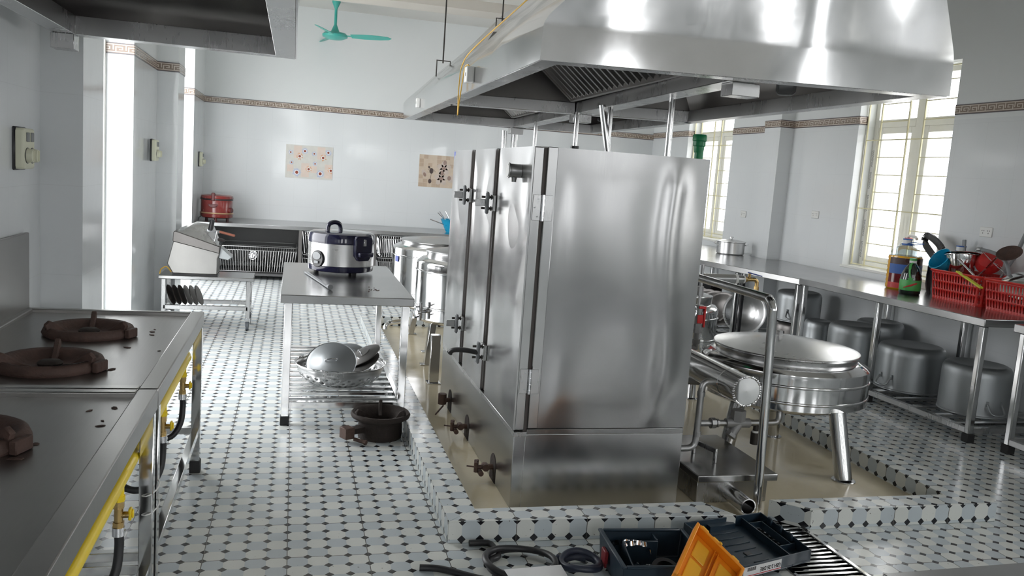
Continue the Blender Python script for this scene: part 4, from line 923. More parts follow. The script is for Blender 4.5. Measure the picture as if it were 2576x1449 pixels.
for i in range(40):
    a = 2*PI*i/40; q.sphere((2.12+0.071*math.cos(a), 3.539, 0.535+0.071*math.sin(a)), 0.0045+0.0015*(i % 3), 6)
obj('weld_bead', q, 'chrome', r)
q = MB(); q.cyl((2.12, 3.70, 0.535), (2.12, 3.705, 0.535), 0.074, n=36); obj('seam_ring', q, 'polished', r)
q = MB(); q.box(2.095, 4.9, 0.005, 2.145, 4.95, 0.47).box(2.095, 4.2, 0.005, 2.145, 4.25, 0.47); obj('support_post', q, 'steel', r)
r = thing('steam_pipe', 'grey galvanised pipe bending down from the drum into the cabinet', 'pipe', (1.95, 3.72, 0.2))
q = MB(); q.tube(smoothpath([(2.07, 3.72, 0.535), (2.02, 3.72, 0.535), (1.995, 3.72, 0.53), (1.98, 3.72, 0.50), (1.978, 3.72, 0.40), (1.975, 3.72, 0.25), (1.965, 3.72, 0.212), (1.94, 3.72, 0.198), (1.90, 3.72, 0.196), (1.786, 3.72, 0.196)], 6), 0.0165, 16); obj('pipe', q, 'galv', r)
q = MB(); q.cyl((1.86, 3.72, 0.196), (1.80, 3.72, 0.196), 0.022, n=14).cyl((1.83, 3.72, 0.205), (1.83, 3.72, 0.245), 0.006, n=8).cyl((1.855, 3.72, 0.196), (1.865, 3.72, 0.196), 0.026, n=8); obj('union', q, 'galv', r)
for z in (0.475, 0.27):
    q = MB(); q.cyl((1.979, 3.72, z-0.012), (1.979, 3.72, z+0.012), 0.020, n=16); obj('weld_collar', q, 'galv', r)
r = thing('strainer_pipe', 'grey pipe run with Y strainer and bleed valve under the big round pan', 'pipe', (2.33, 4.0, 0.2))
q = MB(); q.cyl((2.12, 4.0, 0.238), (2.56, 4.0, 0.238), 0.017, n=16); obj('pipe', q, 'galv', r)
q = MB(); q.cyl((2.20, 4.0, 0.238), (2.225, 4.0, 0.238), 0.030, n=8).cyl((2.235, 4.0, 0.238), (2.245, 4.0, 0.238), 0.024, n=8); obj('union_nut', q, 'galv', r)
q = MB(); q.cyl((2.29, 4.0, 0.238), (2.43, 4.0, 0.238), 0.026, n=16).cyl((2.37, 4.0, 0.238), (2.32, 3.985, 0.175), 0.025, n=14).cyl((2.325, 3.987, 0.182), (2.315, 3.984, 0.168), 0.032, n=6).cyl((2.36, 4.0, 0.25), (2.36, 4.0, 0.31), 0.040, n=6); obj('strainer_body', q, 'grey_pipe', r)
q = MB(); q.cyl((2.475, 4.0, 0.235), (2.475, 4.0, 0.19), 0.015, n=14).cyl((2.475, 4.0, 0.185), (2.475, 4.0, 0.12), 0.024, n=12).bar((2.475, 4.0, 0.15), (2.515, 4.0, 0.15), 0.014); bv = obj('bleed_valve', q, 'blackmetal', r)
q = MB(); q.cyl((2.475, 4.0, 0.185), (2.475, 4.0, 0.195), 0.019, n=14); obj('tape_ring', q, 'white', bv)
q = MB(); q.tube(smoothpath([(2.56, 4.0, 0.238), (2.60, 4.0, 0.245), (2.61, 4.0, 0.28), (2.61, 4.02, 0.33)], 5), 0.017, 14); obj('riser', q, 'galv', r)
q = MB(); q.cyl((1.79, 4.65, 0.33), (2.60, 4.50, 0.33), 0.022, n=16); q.cyl((2.58, 4.505, 0.33), (2.60, 4.50, 0.36), 0.022, n=16); tag(obj('drain_pipe', q, 'grey_pipe'), 'dark grey level pipe running from the cabinet toward the round pan', 'pipe')
r = thing('water_pipe', 'shiny horizontal water pipe ending in a brass tap with blue lever', 'pipe', (2.7, 5.2, 0.88))
q = MB(); q.cyl((1.79, 5.2, 0.872), (2.925, 5.2, 0.882), 0.032, n=24); obj('pipe', q, 'tube_steel', r)
q = MB(); q.cyl((2.925, 5.2, 0.882), (2.945, 5.2, 0.882), 0.034, n=20).cyl((2.99, 5.2, 0.882), (3.0, 5.2, 0.882), 0.028, n=20); obj('white_ring', q, 'white', r)
q = MB(); q.cyl((2.945, 5.2, 0.882), (2.99, 5.2, 0.882), 0.027, n=20); obj('reducer', q, 'tube_steel', r)
q = MB(); q.cyl((3.0, 5.2, 0.882), (3.02, 5.2, 0.882), 0.020, n=8).tube(smoothpath([(3.02, 5.2, 0.882), (3.06, 5.2, 0.884), (3.085, 5.2, 0.882), (3.10, 5.2, 0.865), (3.10, 5.2, 0.83)], 5), 0.0135, 12).cyl((3.10, 5.2, 0.835), (3.10, 5.2, 0.81), 0.018, n=8).cyl((3.04, 5.2, 0.89), (3.04, 5.2, 0.925), 0.010); tp = obj('tap', q, 'brass', r)
q = MB(); q.hexa([(3.03, 5.185, 0.925), (3.13, 5.185, 0.905), (3.13, 5.215, 0.905), (3.03, 5.215, 0.925), (3.03, 5.185, 0.934), (3.13, 5.185, 0.912), (3.13, 5.215, 0.912), (3.03, 5.215, 0.934)]); obj('tap_lever', q, 'bluesticker', tp, 0.002)
r = thing('steam_valve', 'grey upright steam valve assembly with red lever at the cabinet edge', 'valve', (2.53, 4.9, 0.45))
q = MB(); q.cyl((2.527, 4.9, 0.86), (2.527, 4.9, 0.80), 0.022, n=8).cyl((2.527, 4.9, 0.80), (2.527, 4.9, 0.72), 0.009).cyl((2.527, 4.9, 1.0), (2.527, 4.9, 0.86), 0.011); obj('gauge_stem', q, 'galv', r)
q = MB(); q.cyl((2.53, 4.9, 0.74), (2.53, 4.9, 0.70), 0.030, n=10).cyl((2.53, 4.9, 0.70), (2.53, 4.9, 0.62), 0.026, n=14).cyl((2.53, 4.9, 0.62), (2.53, 4.9, 0.56), 0.034, n=8).cyl((2.53, 4.9, 0.56), (2.53, 4.9, 0.45), 0.018, n=12).cyl((2.53, 4.9, 0.52), (2.53, 4.9, 0.49), 0.028, n=8).cyl((2.53, 4.9, 0.46), (2.20, 4.9, 0.46), 0.020, n=12).cyl((2.45, 4.9, 0.46), (2.42, 4.9, 0.46), 0.03, n=8).cyl((2.53, 4.9, 0.59), (2.42, 4.9, 0.59), 0.018, n=12); obj('valve_body', q, 'grey_pipe', r)
q = MB(); q.box(2.515, 4.865, 0.72, 2.565, 4.885, 0.735).box(2.553, 4.865, 0.60, 2.565, 4.885, 0.72).box(2.51, 4.866, 0.625, 2.55, 4.874, 0.68); obj('red_lever', q, 'red', r, 0.002)
q = MB(); q.tube([(2.455+0.045*math.cos(a), 4.87, 0.70+0.045*math.sin(a)) for a in [2*PI*i/20 for i in range(20)]], 0.007, 8, True); obj('hand_wheel', q, 'chrome', r)
r = thing('water_valve', 'green plastic pipe valve standing above the right edge of the cabinet', 'valve', (2.25, 4.6, 1.0))
q = MB(); q.cyl((2.275, 4.6, 1.69), (2.275, 4.6, 1.62), 0.025, n=16).lathe([(0.026, 1.68), (0.030, 1.70), (0.030, 1.715), (0.036, 1.72), (0.036, 1.745), (0.041, 1.75), (0.041, 1.775), (0.036, 1.785), (0.001, 1.786)], (2.272, 4.6, 0), 24); obj('stop_valve', q, 'green', r)
q = MB(); q.cyl((2.285, 4.6, 1.62), (2.30, 4.6, 0.535), 0.020, n=14); obj('riser', q, 'galv', r)
for z, m in ((1.60, 'green'), (1.53, 'green'), (1.46, 'grey_pipe'), (1.39, 'grey_pipe')):
    q = MB(); q.cyl((2.29, 4.6, z+0.025), (2.29, 4.6, z-0.025), 0.029, n=10); q.cyl((2.29, 4.6, z), (2.33, 4.6, z-0.008), 0.013, n=10); obj('coupling', q, m, r)
q = MB(); q.cyl((2.12, 4.6, 0.535), (2.30, 4.6, 0.535), 0.02, n=14); obj('branch', q, 'galv', r)
M['darkbrown'] = plain('dark_brown_label', (0.05, 0.02, 0.018), 0.3)
# ------------------------------------------------------------------ steel counters along the right wall
def counter(label, top, z, legs, rails, shelf=0.075):
    xs = [a[0] for a in top]; ys = [a[1] for a in top]
    r = thing('steel_counter', label, 'counter', (sum(xs)/len(xs), sum(ys)/len(ys), 0))
    q = MB(); q.prism(top, z-0.05, z); obj('worktop', q, 'steel_top', r, 0.004, seg=2)
    for (x, y) in legs:
        q = MB(); q.bar((x, y, 0.05), (x, y, z-0.05), 0.042); l = obj('leg', q, 'tube_steel', r, 0.008, seg=2)
        q = MB(); q.bar((x, y, 0), (x, y, 0.055), 0.056); obj('foot', q, 'cupblack', l, 0.003)
    for a, b_ in rails:
        q = MB(); q.bar((*a, shelf), (*b_, shelf), 0.036); obj('lower_rail', q, 'steel', r, 0.002)
    return r
A = counter('steel counter under the near window carrying the red baskets', [(4.165, 4.30), (4.98, 4.30), (4.98, 6.185), (4.075, 6.185)], 0.80,
    [(4.205, 4.345), (4.17, 5.29), (4.115, 6.15), (4.94, 4.345), (4.94, 5.29), (4.94, 6.15)], [((4.205, 4.345), (4.17, 5.29)), ((4.17, 5.29), (4.115, 6.15)), ((4.205, 4.345), (4.94, 4.345)), ((4.115, 6.15), (4.94, 6.15)), ((4.94, 4.345), (4.94, 6.15)), ((4.17, 5.29), (4.94, 5.29))])
for i in range(9):
    y = 4.45+i*0.2; q = MB(); q.box(4.205, y-0.02, 0.078, 4.94, y+0.02, 0.095); obj('shelf_slat', q, 'polished', A, 0.002)
f = lambda y: 4.10-0.197*(y-6.2)
B = counter('long steel counter reaching back to the far window, saucepan on top', [(f(6.2), 6.20), (4.98, 6.20), (4.98, 7.97), (4.82, 7.97), (4.82, 8.32), (4.98, 8.32), (4.98, 9.6), (f(9.6), 9.6)], 0.79,
    [(f(6.25)+.03, 6.25), (f(7.0)+.03, 7.0), (f(7.6)+.03, 7.6), (f(9.5)+.03, 9.5), (4.93, 6.25), (4.79, 8.3), (4.93, 9.3)], [((f(6.25)+.03, 6.25), (f(9.5)+.03, 9.5)), ((4.93, 6.25), (4.93, 7.95)), ((f(6.25)+.03, 6.25), (4.93, 6.25))], 0.085)
for i in range(12):
    y = 6.4+i*0.26; q = MB(); q.box(f(y)+.02, y-0.02, 0.088, 4.80, y+0.02, 0.105); obj('shelf_slat', q, 'polished', B, 0.002)
D = counter('third steel counter at the right edge, only one leg in view', [(4.245, 2.5), (4.98, 2.5), (4.98, 4.16), (4.245, 4.16)], 0.80,
    [(4.295, 4.12), (4.295, 2.55), (4.94, 4.12), (4.94, 2.55)], [((4.295, 4.12), (4.295, 2.55)), ((4.295, 4.12), (4.94, 4.12))])
def upturned_pot(c, zb, R_, h, label, ang, mt='alu', group='upturned aluminium pots under the counters'):
    cx, cy = c; r = thing('cooking_pot', label, 'pot', (cx, cy, zb), 0, group)
    q = MB(); q.lathe([(R_*0.96, 0.0), (R_*1.02, 0.004), (R_*1.02, 0.012), (R_, 0.016), (R_, h-0.07), (R_*0.985, h-0.035), (R_*0.93, h-0.012), (R_*0.84, h-0.001), (R_*0.78, h), (R_*0.70, h-0.004), (0.001, h-0.008)], (0, 0, 0), 56); obj('body', q, mt, r, local=True)
    for s in (0, PI):
        a = math.radians(ang)+s; d = Vector((math.cos(a), math.sin(a), 0)); t = Vector((-d.y, d.x, 0)); o = d*R_+Vector((0, 0, 0.10)); q = MB()
        q.tube(smoothpath([o-t*0.05, o-t*0.05+d*0.012+Vector((0, 0, -0.01)), o-t*0.04+d*0.05+Vector((0, 0, -0.055)), o+t*0.04+d*0.05+Vector((0, 0, -0.055)), o+t*0.05+d*0.012+Vector((0, 0, -0.01)), o+t*0.05], 5), 0.007, 10)
        hn = obj('handle', q, 'alu', r, local=True)
        for k in (-1, 1):
            q = MB(); q.bar(o+t*0.05*k+Vector((0, 0, 0.02))+d*0.001, o+t*0.05*k+Vector((0, 0, -0.015))+d*0.001, 0.018, 0.008); obj('handle_bracket', q, 'alu', hn, local=True)
    return r
upturned_pot((4.538, 5.33), 0.095, 0.238, 0.335, 'wide upturned pot behind the middle leg of the near counter, handle toward the pit', 190)
upturned_pot((4.565, 4.72), 0.095, 0.218, 0.335, 'upturned pot behind the corner leg of the near counter', 262)
upturned_pot((4.37, 5.80), 0.095, 0.195, 0.40, 'upturned pot at the far end of the near counter beside the round pan', 150)
upturned_pot((4.755, 5.99), 0.095, 0.19, 0.40, 'upturned pot close to the wall behind two other pots under the near counter', 100)
upturned_pot((4.62, 6.98), 0.31, 0.205, 0.28, 'bright upturned pot standing high under the long counter', 225)
upturned_pot((4.62, 6.98), 0.106, 0.215, 0.20, 'dark pot carrying the bright upturned pot', 40, 'steel_dark')
upturned_pot((4.53, 6.50), 0.106, 0.125, 0.295, 'smaller upturned pot beside the joint of the two counters', 80)
# basins and pans on edge under the long counter
def on_edge(name, label, c, R_, dp, axis, mt, group=None, cat='basin'):
    q = MB(); q.lathe([(0.001, 0.0), (R_*0.45, 0.002), (R_*0.72, dp*0.35), (R_*0.93, dp*0.92), (R_, dp), (R_*1.06, dp), (R_*1.06, dp+0.004), (R_*0.985, dp+0.004), (R_*0.915, dp*0.95), (R_*0.70, dp*0.35+0.006), (R_*0.44, 0.006), (0.001, 0.005)], c, 56, dirM(axis))
    o = obj(name, q, mt, ang=50); return tag(o, label, cat, group)
on_edge('metal_basin', 'large shiny aluminium basin standing on edge, open side facing the viewer', (4.30, 7.35, 0.31), 0.195, 0.10, (-0.62, -0.78, 0.18), 'alu_bright')
for i in range(5):
    on_edge('metal_pan', 'dark metal pan standing on edge in the row beside the shiny basin, number %d from the basin' % (i+1) if False else 'dark metal pan standing on edge in the row beside the shiny basin', (4.20-0.035*i, 7.62+0.10*i, 0.285), 0.165, 0.05, (-0.75, -0.55, 0.40), 'steel_dark', 'row of pans on edge', 'pan')
q = MB(); shell_open(q, 3.98, 8.45, 0.106, 4.62, 9.0, 0.50, 0.01); tag(obj('dark_box', q, 'iron_dark', bevel=0.004), 'dark open box filling the dark band under the far end of the long counter', 'bin')  # dark open box added to fill the dark band under the counter
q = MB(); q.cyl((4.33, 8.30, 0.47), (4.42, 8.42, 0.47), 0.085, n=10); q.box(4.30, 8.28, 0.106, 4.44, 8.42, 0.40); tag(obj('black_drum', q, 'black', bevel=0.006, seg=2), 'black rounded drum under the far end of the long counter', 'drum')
for (x, y, k) in ((3.99, 6.92, .05), (4.02, 7.05, .045)):
    q = MB(); q.bar((x, y, 0.09), (x, y, 0.70), k*0.5); tag(obj('black_board', q, 'black'), 'narrow black strip leaning by the brass tap' , 'board', 'black strips by the tap')
# saucepan with lid on the long counter
cx, cy, zb = 4.67, 8.40, 0.79
r = thing('saucepan', 'lone aluminium saucepan with lid on the counter by the far window', 'saucepan', (cx-.04, cy-.02, zb)); O = Vector((cx-.04, cy-.02, zb))
q = MB(); q.lathe([(0.001, 0), (0.135, 0), (0.148, 0.012), (0.150, 0.13), (0.156, 0.136)], O, 48); obj('body', q, 'alu_bright', r)
q = MB(); q.lathe([(0.158, 0.136), (0.158, 0.142), (0.13, 0.150), (0.05, 0.162), (0.001, 0.165)], O, 48); q.lathe([(0.001, 0.165), (0.012, 0.165), (0.012, 0.175), (0.022, 0.178), (0.022, 0.188), (0.001, 0.19)], O, 18); obj('lid', q, 'alu_bright', r)
for s in (-1, 1):
    d = Vector((0.80, -0.60, 0))*s; t = Vector((-d.y, d.x, 0)); o = O+d*0.15+Vector((0, 0, 0.11)); q = MB(); q.tube(smoothpath([o-t*0.04, o-t*0.035+d*0.02, o+d*0.035+Vector((0, 0, 0.012)), o+t*0.035+d*0.02, o+t*0.04], 5), 0.005, 8); obj('handle', q, 'chrome', r)
# ------------------------------------------------------------------ bottles
def sqbottle(prof, c, n=28, p=4.0, rot=0.0, arc=None):
    """rounded-square bottle from (half width, height)"""
    q = MB(); vs = []; fs = []
    for w_, h in prof:
        for i in range(n):
            a = 2*PI*i/n if arc is None else math.radians(arc[0]+(arc[1]-arc[0])*i/(n-1))-rot
            s = (abs(math.cos(a))**p+abs(math.sin(a))**p)**(-1/p)
            x, y = w_*s*math.cos(a), w_*s*math.sin(a); vs.append(Vector((c[0]+x*math.cos(rot)-y*math.sin(rot), c[1]+x*math.sin(rot)+y*math.cos(rot), c[2]+h)))
    for k in range(len(prof)-1): fs += [(k*n+i, k*n+(i+1) % n, (k+1)*n+(i+1) % n, (k+1)*n+i) for i in range(n if arc is None else n-1)]
    if arc is None: fs += [tuple(range(n))[::-1], tuple(range((len(prof)-1)*n, len(prof)*n))]
    return q.add(vs, fs)
def ribs(w_, h0, h1, k): return [(w_*(1.0 if i % 2 else 0.965), h0+(h1-h0)*i/(2*k)) for i in range(2*k+1)]
c = (4.70, 5.725, 0.80); bx, by, bz = c; kw = dict(p=3.2, rot=.55)
r = thing('oil_bottle', 'big yellow oil bottle with wrap label of dark, blue and red bands', 'bottle', c)
obj('body', sqbottle([(0.105, 0.0)]+ribs(0.118, 0.012, 0.265, 7), c, **kw), 'oil', r, ang=60)
obj('shoulder', sqbottle([(0.113, 0.265), (0.108, 0.29), (0.085, 0.325), (0.045, 0.345), (0.034, 0.35), (0.034, 0.36)], c, **kw), 'clear', r)
q = MB(); q.cyl((bx, by, bz+.36), (bx, by, bz+.395), 0.034, n=20); cp = obj('cap', q, 'white', r)
q = MB(); q.cyl((bx, by, bz+.348), (bx, by, bz+.362), 0.041, n=20).cyl((bx, by, bz+.39), (bx, by, bz+.399), 0.036, n=20); obj('cap_ring', q, 'bluelabel', cp)
q = MB(); q.tube(smoothpath([(bx-.03, by-.02, bz+.357), (bx, by-.07, bz+.375), (bx+.06, by-.11, bz+.37), (bx+.04, by-.07, bz+.36), (bx+.02, by-.03, bz+.356)], 5), 0.003, 6); obj('cap_strap', q, 'bluelabel', cp)
for nm, h0, h1, mt_ in (('label_foot', .012, .055, 'red'), ('label_lower', .055, .125, 'soapred'), ('label_middle', .125, .20, 'bluelabel'), ('label_upper', .20, .25, 'darkbrown')):
    lb = obj(nm, sqbottle([(0.1195, h0), (0.1195, h1)], c, n=24, arc=(178, 350), **kw), mt_, r, ang=60)
    if nm == 'label_middle':
        d = Vector((-0.52, -0.85, 0)).normalized(); t = Vector((-d.y, d.x, 0)); q = MB(); o = Vector(c)+Vector((0, 0, .165))+d*0.130+t*0.03; q.tube(smoothpath([o-t*.04, o+Vector((0, 0, .018)), o+t*.05+Vector((0, 0, .01)), o+t*.02-Vector((0, 0, .008)), o-t*.02-Vector((0, 0, .012))], 5), 0.004, 6); obj('label_flourish', q, 'red_ink', lb)
r = thing('soap_bottle', 'round dark bottle with green label, green strap and green white cap', 'bottle', (4.52, 5.42, 0.80)); c = Vector((4.52, 5.42, 0.80))
q = MB(); q.lathe([(0.001, 0), (0.068, 0.0), (0.075, 0.01), (0.075, 0.12), (0.070, 0.135), (0.072, 0.145), (0.05, 0.195), (0.028, 0.225), (0.024, 0.235)], c, 40); obj('body', q, 'soapdark', r, ang=60)
q = MB(); q.lathe([(0.0755, 0.03), (0.0763, 0.032), (0.0763, 0.108), (0.0755, 0.11)], c, 40); lb = obj('label', q, 'greenlabel', r)
q = MB(); q.cyl(c+Vector((0, 0, 0.235)), c+Vector((0, 0, 0.252)), 0.026, n=18); cp = obj('cap', q, 'white', r)
q = MB(); q.cyl(c+Vector((0, 0, 0.252)), c+Vector((0, 0, 0.27)), 0.026, n=18); obj('cap_top', q, 'greenlabel', cp)
d = Vector((-0.63, -0.77, 0)); t = Vector((-d.y, d.x, 0)); q = MB(); pts = [c+d*rr+t*tt+Vector((0, 0, h)) for rr, h, tt in ((0.028, 0.236, 0.0), (0.040, 0.225, -.012), (0.062, 0.19, -.016), (0.076, 0.15, -.012), (0.079, 0.125, -.004))]
pp = smoothpath(pts, 4)
for a, b_ in zip(pp[:-1], pp[1:]): q.bar(a, b_, 0.018, 0.004)
e = pts[-1]; q.hexa([e-t*.024, e+t*.024, e+t*.002-Vector((0, 0, .025)), e-t*.002-Vector((0, 0, .025))]+[v+d*.004 for v in (e-t*.024, e+t*.024, e+t*.002-Vector((0, 0, .025)), e-t*.002-Vector((0, 0, .025)))])
obj('strap', q, 'greenlabel', r)
q = MB(); o = c+d*0.078+Vector((0, 0, .07)); q.tube(smoothpath([o-t*.045-Vector((0, 0, .02)), o-t*.015-Vector((0, 0, .005)), o+t*.02+Vector((0, 0, .012)), o+t*.045+Vector((0, 0, .02)), o+t*.01+Vector((0, 0, .0)), o-t*.03-Vector((0, 0, .01))], 5), 0.004, 6); q.box(o.x-.002, o.y-.03, o.z-.035, o.x+.002, o.y+.03, o.z-.031) if False else None; obj('label_flourish', q, 'red_ink', lb)
r = thing('water_bottle', 'clear plastic bottle with blue cap behind the blue bowl', 'bottle', (4.90, 5.385, 0.80)); c = Vector((4.90, 5.385, 0.80))
obj('body', sqbottle([(0.075, 0.0), (0.085, 0.012)]+ribs(0.085, 0.02, 0.26, 5)+[(0.06, 0.30), (0.032, 0.33), (0.03, 0.345)], c), 'clear', r, ang=60)
q = MB(); q.cyl(c+Vector((0, 0, 0.345)), c+Vector((0, 0, 0.383)), 0.034, n=20); cp = obj('cap', q, 'white', r)
q = MB(); q.cyl(c+Vector((0, 0, 0.336)), c+Vector((0, 0, 0.348)), 0.039, n=20).cyl(c+Vector((0, 0, 0.378)), c+Vector((0, 0, 0.386)), 0.036, n=20); obj('cap_ring', q, 'bluelabel', cp)
r = thing('clear_jug', 'clear jug with red white spout standing against the window bars', 'jug', (4.91, 5.98, 0.80)); c = Vector((4.91, 5.98, 0.80))
obj('body', sqbottle([(0.06, 0.0), (0.068, 0.01), (0.068, 0.30), (0.05, 0.34), (0.03, 0.36)], c), 'clear', r)
q = MB(); q.tube(smoothpath([c+Vector((0, 0, .36)), c+Vector((0, .0, .40)), c+Vector((-.02, -.05, .415)), c+Vector((-.04, -.13, .41)), c+Vector((-.05, -.16, .395))], 5), 0.012, 10); obj('spout', q, 'white', r)
q = MB(); q.box(c.x-.022, c.y-.03, c.z+.375, c.x+.02, c.y+.02, c.z+.395); obj('red_collar', q, 'red', r, 0.003)
# black bag hanging over bottles
q = MB(); n = 26; vs = []; fs = []
rows = [(0.0, .10, .085), (.06, .115, .095), (.13, .11, .09), (.19, .095, .08), (.25, .085, .06), (.30, .06, .05)]
random.seed(21)
for h, a, b_ in rows:
    for i in range(n):
        g = 2*PI*i/n; k = 1+random.uniform(-.10, .10); vs.append((4.85+b_*.55*k*math.cos(g), 5.545+a*.72*k*math.sin(g)+0.06*h, 0.80+h+0.01*math.sin(3*g)*(h > .05)))
for k in range(len(rows)-1): fs += [(k*n+i, k*n+(i+1) % n, (k+1)*n+(i+1) % n, (k+1)*n+i) for i in range(n)]
fs += [tuple(range(n))[::-1], tuple(range((len(rows)-1)*n, len(rows)*n))]; q.add(vs, fs)
r = thing('plastic_bag', 'black plastic bag with loop handle beside the bottles', 'bag', (4.85, 5.545, 0.80)); obj('bag_body', q, 'bag', r, ang=25)
q = MB(); pp = smoothpath([(4.85, 5.60, 1.08), (4.85, 5.70, 1.16), (4.86, 5.73, 1.21), (4.86, 5.70, 1.235), (4.86, 5.61, 1.20), (4.86, 5.53, 1.14), (4.86, 5.52, 1.08)], 5)
for a, b_ in zip(pp[:-1], pp[1:]): q.bar(a, b_, 0.02, 0.05)
obj('bag_handle', q, 'bag', r, ang=60)
# ------------------------------------------------------------------ red plastic baskets with kitchen tools
def basket_mesh(L_, W_, H_, fl=0.018):
    per = []
    def side(a, b_, n):
        for i in range(n): per.append((Vector(a).lerp(Vector(b_), i/n), 0 < i < n-1 and i % 2))
    hx, hy, c = W_/2, L_/2, 0.03
    side((-hx+c, -hy), (hx-c, -hy), 21); side((hx-c, -hy), (hx, -hy+c), 3); side((hx, -hy+c), (hx, hy-c), 33); side((hx, hy-c), (hx-c, hy), 3); side((hx-c, hy), (-hx+c, hy), 21); side((-hx+c, hy), (-hx, hy-c), 3); side((-hx, hy-c), (-hx, -hy+c), 33); side((-hx, -hy+c), (-hx+c, -hy), 3)
    vr = [0.0, .10, .32, .39, .61, .68, .90, 1.0]; n = len(per); q = MB(); vs = []; fs = []
    for v in vr:
        k = 1-(1-v)*fl/hx*1.0
        vs += [(p_.x*k, p_.y*(1-(1-v)*fl/hy), v*H_) for p_, s in per]
    for k in range(len(vr)-1):
        for i in range(n):
            if k in (1, 3, 5) and per[i][1]: continue
            fs.append((k*n+i, k*n+(i+1) % n, (k+1)*n+(i+1) % n, (k+1)*n+i))
    fs.append(tuple(range(n))[::-1]); q.add(vs, fs); rim = [(p_.x*1.02, p_.y*1.012, H_) for p_, s in per]
    return q, rim
r = thing('red_basket', 'red slotted plastic basket full of kitchenware beside the bottles, left of two', 'basket', (4.76, 5.075, 0.80), 0.02)
q, rim = basket_mesh(0.50, 0.34, 0.205); bk = obj('basket_shell', q, 'redplastic', r, local=True); sm = bk.modifiers.new('wall', 'SOLIDIFY'); sm.thickness = 0.003
q = MB(); q.tube(rim, 0.008, 8, True); obj('rim', q, 'redplastic', r, local=True)
dup(r, (4.74, 4.545, 0.80), -0.02, 'red slotted plastic basket holding steel lids at the right edge, right of two')
def placed(name, label, cat, mb, mt, **k): return tag(obj(name, mb, mt, **k), label, cat)
q = MB(); q.lathe([(0.001, 0), (0.06, 0), (0.07, 0.008), (0.088, 0.10), (0.092, 0.102), (0.085, 0.104), (0.066, 0.012), (0.001, 0.008)], (4.745, 5.315, 1.03), 40, dirM((-0.62, 0.05, 0.42))); placed('plastic_bowl', 'blue plastic bowl tilted on top of the left red basket', 'bowl', q, 'cyan', ang=50)
q = MB(); q.lathe([(0.001, 0), (0.075, 0), (0.082, 0.008), (0.108, 0.135), (0.118, 0.137), (0.118, 0.141), (0.103, 0.139), (0.078, 0.012), (0.001, 0.006)], (4.75, 5.19, 0.985), 44, dirM((0.10, 0.20, 0.95))); placed('steel_pail', 'tapered steel pot with rim lying on the left red basket', 'pot', q, 'polished', ang=50)
q = MB(); q.lathe([(0.115, -0.004), (0.124, 0.0), (0.115, 0.004)], (4.76, 5.21, 1.135), 40, dirM((0.10, 0.20, 0.95))); placed('steel_ring', 'thin steel rim ring lying on the tapered steel pot', 'ring', q, 'polished')
q = MB(); q.lathe([(0.09, 0.0), (0.085, 0.02), (0.06, 0.055), (0.001, 0.07), (0.001, 0.066), (0.058, 0.051), (0.082, 0.018)], (4.86, 5.06, 1.09), 32, dirM((-0.7, -0.5, 0.5))); placed('red_strainer', 'round red strainer leaning behind the tapered steel pot', 'strainer', q, 'red')
r = thing('ladle', 'ladle with dark spoon head and grey handle pointing up, at the right', 'ladle', (4.85, 4.83, 1.0))
q = MB(); q.cyl((4.87, 4.785, 1.335), (4.87, 4.86, 1.14), 0.014, n=12).cyl((4.87, 4.86, 1.14), (4.85, 4.97, 0.93), 0.010, n=10); obj('handle', q, 'greyhandle', r)
q = MB(); q.lathe([(0.001, 0), (0.05, 0.006), (0.078, 0.03), (0.084, 0.034), (0.078, 0.035), (0.048, 0.012), (0.001, 0.006)], (0, 0, 0), 32); q.xf(Matrix.Diagonal((1.0, 0.72, 1.0))); q.xf(Matrix.Translation((4.80, 4.83, 1.165)) @ (dirM((-0.62, -0.5, 0.62)) @ Matrix.Rotation(0.5, 3, 'Z')).to_4x4()); obj('spoon_head', q, 'iron', r)
r = thing('spatula', 'grey curved handled spatula arching over the two red baskets', 'spatula', (4.78, 4.95, 0.95))
q = MB(); q.tube(smoothpath([(4.78, 5.06, 1.185), (4.78, 4.98, 1.178), (4.78, 4.90, 1.16), (4.78, 4.83, 1.115), (4.78, 4.79, 1.04), (4.78, 4.78, 0.98)], 5), 0.013, 10); obj('handle', q, 'greyhandle', r)
q = MB(); q.cyl((4.78, 5.06, 1.185), (4.78, 5.09, 1.185), 0.016, n=12); obj('handle_end', q, 'galv', r)
q = MB(); q.cyl((4.80, 5.01, 1.06), (4.76, 4.90, 1.14), 0.008, n=8).cyl((4.80, 5.02, 1.05), (4.80, 5.09, 0.98), 0.008, n=8); placed('steel_rod', 'short steel tool rod between ladle and wire rack', 'tool', q, 'chrome')
q = MB(); q.bar((4.90, 5.335, 0.93), (4.90, 5.365, 1.235), 0.035, 0.012); placed('grey_stick', 'upright grey flat handle behind the blue bowl', 'handle', q, 'greyhandle', bevel=0.003)
q = MB(); q.cyl((4.66, 5.13, 1.10), (4.60, 4.86, 0.985), 0.008, n=10); placed('metal_rod', 'thin grey rod slanting across the gap of the red baskets', 'rod', q, 'chrome')
q = MB(); q.bar((4.60, 5.06, 1.02), (4.52, 4.74, 0.945), 0.024, 0.010); placed('yellow_stick', 'flat yellow stick poking out between the two red baskets', 'stick', q, 'yellowstick')
q = MB(); rk = [(4.80, 5.13, 1.19), (4.82, 4.86, 1.03)]
for o in (0, 0.07): q.tube(smoothpath([(4.80+o, 5.135, 1.17-o*.4), (4.80+o, 5.12, 1.185-o*.4), (4.80+o, 5.09, 1.18-o*.4), (4.81+o, 4.97, 1.10-o*.4), (4.82+o, 4.85, 1.03-o*.4)], 4), 0.0028, 6)
for i in range(5): a = i/4; q.tube([(4.805, 5.09-.22*a, 1.178-.14*a), (4.875, 5.09-.22*a, 1.15-.14*a)], 0.0024, 6)
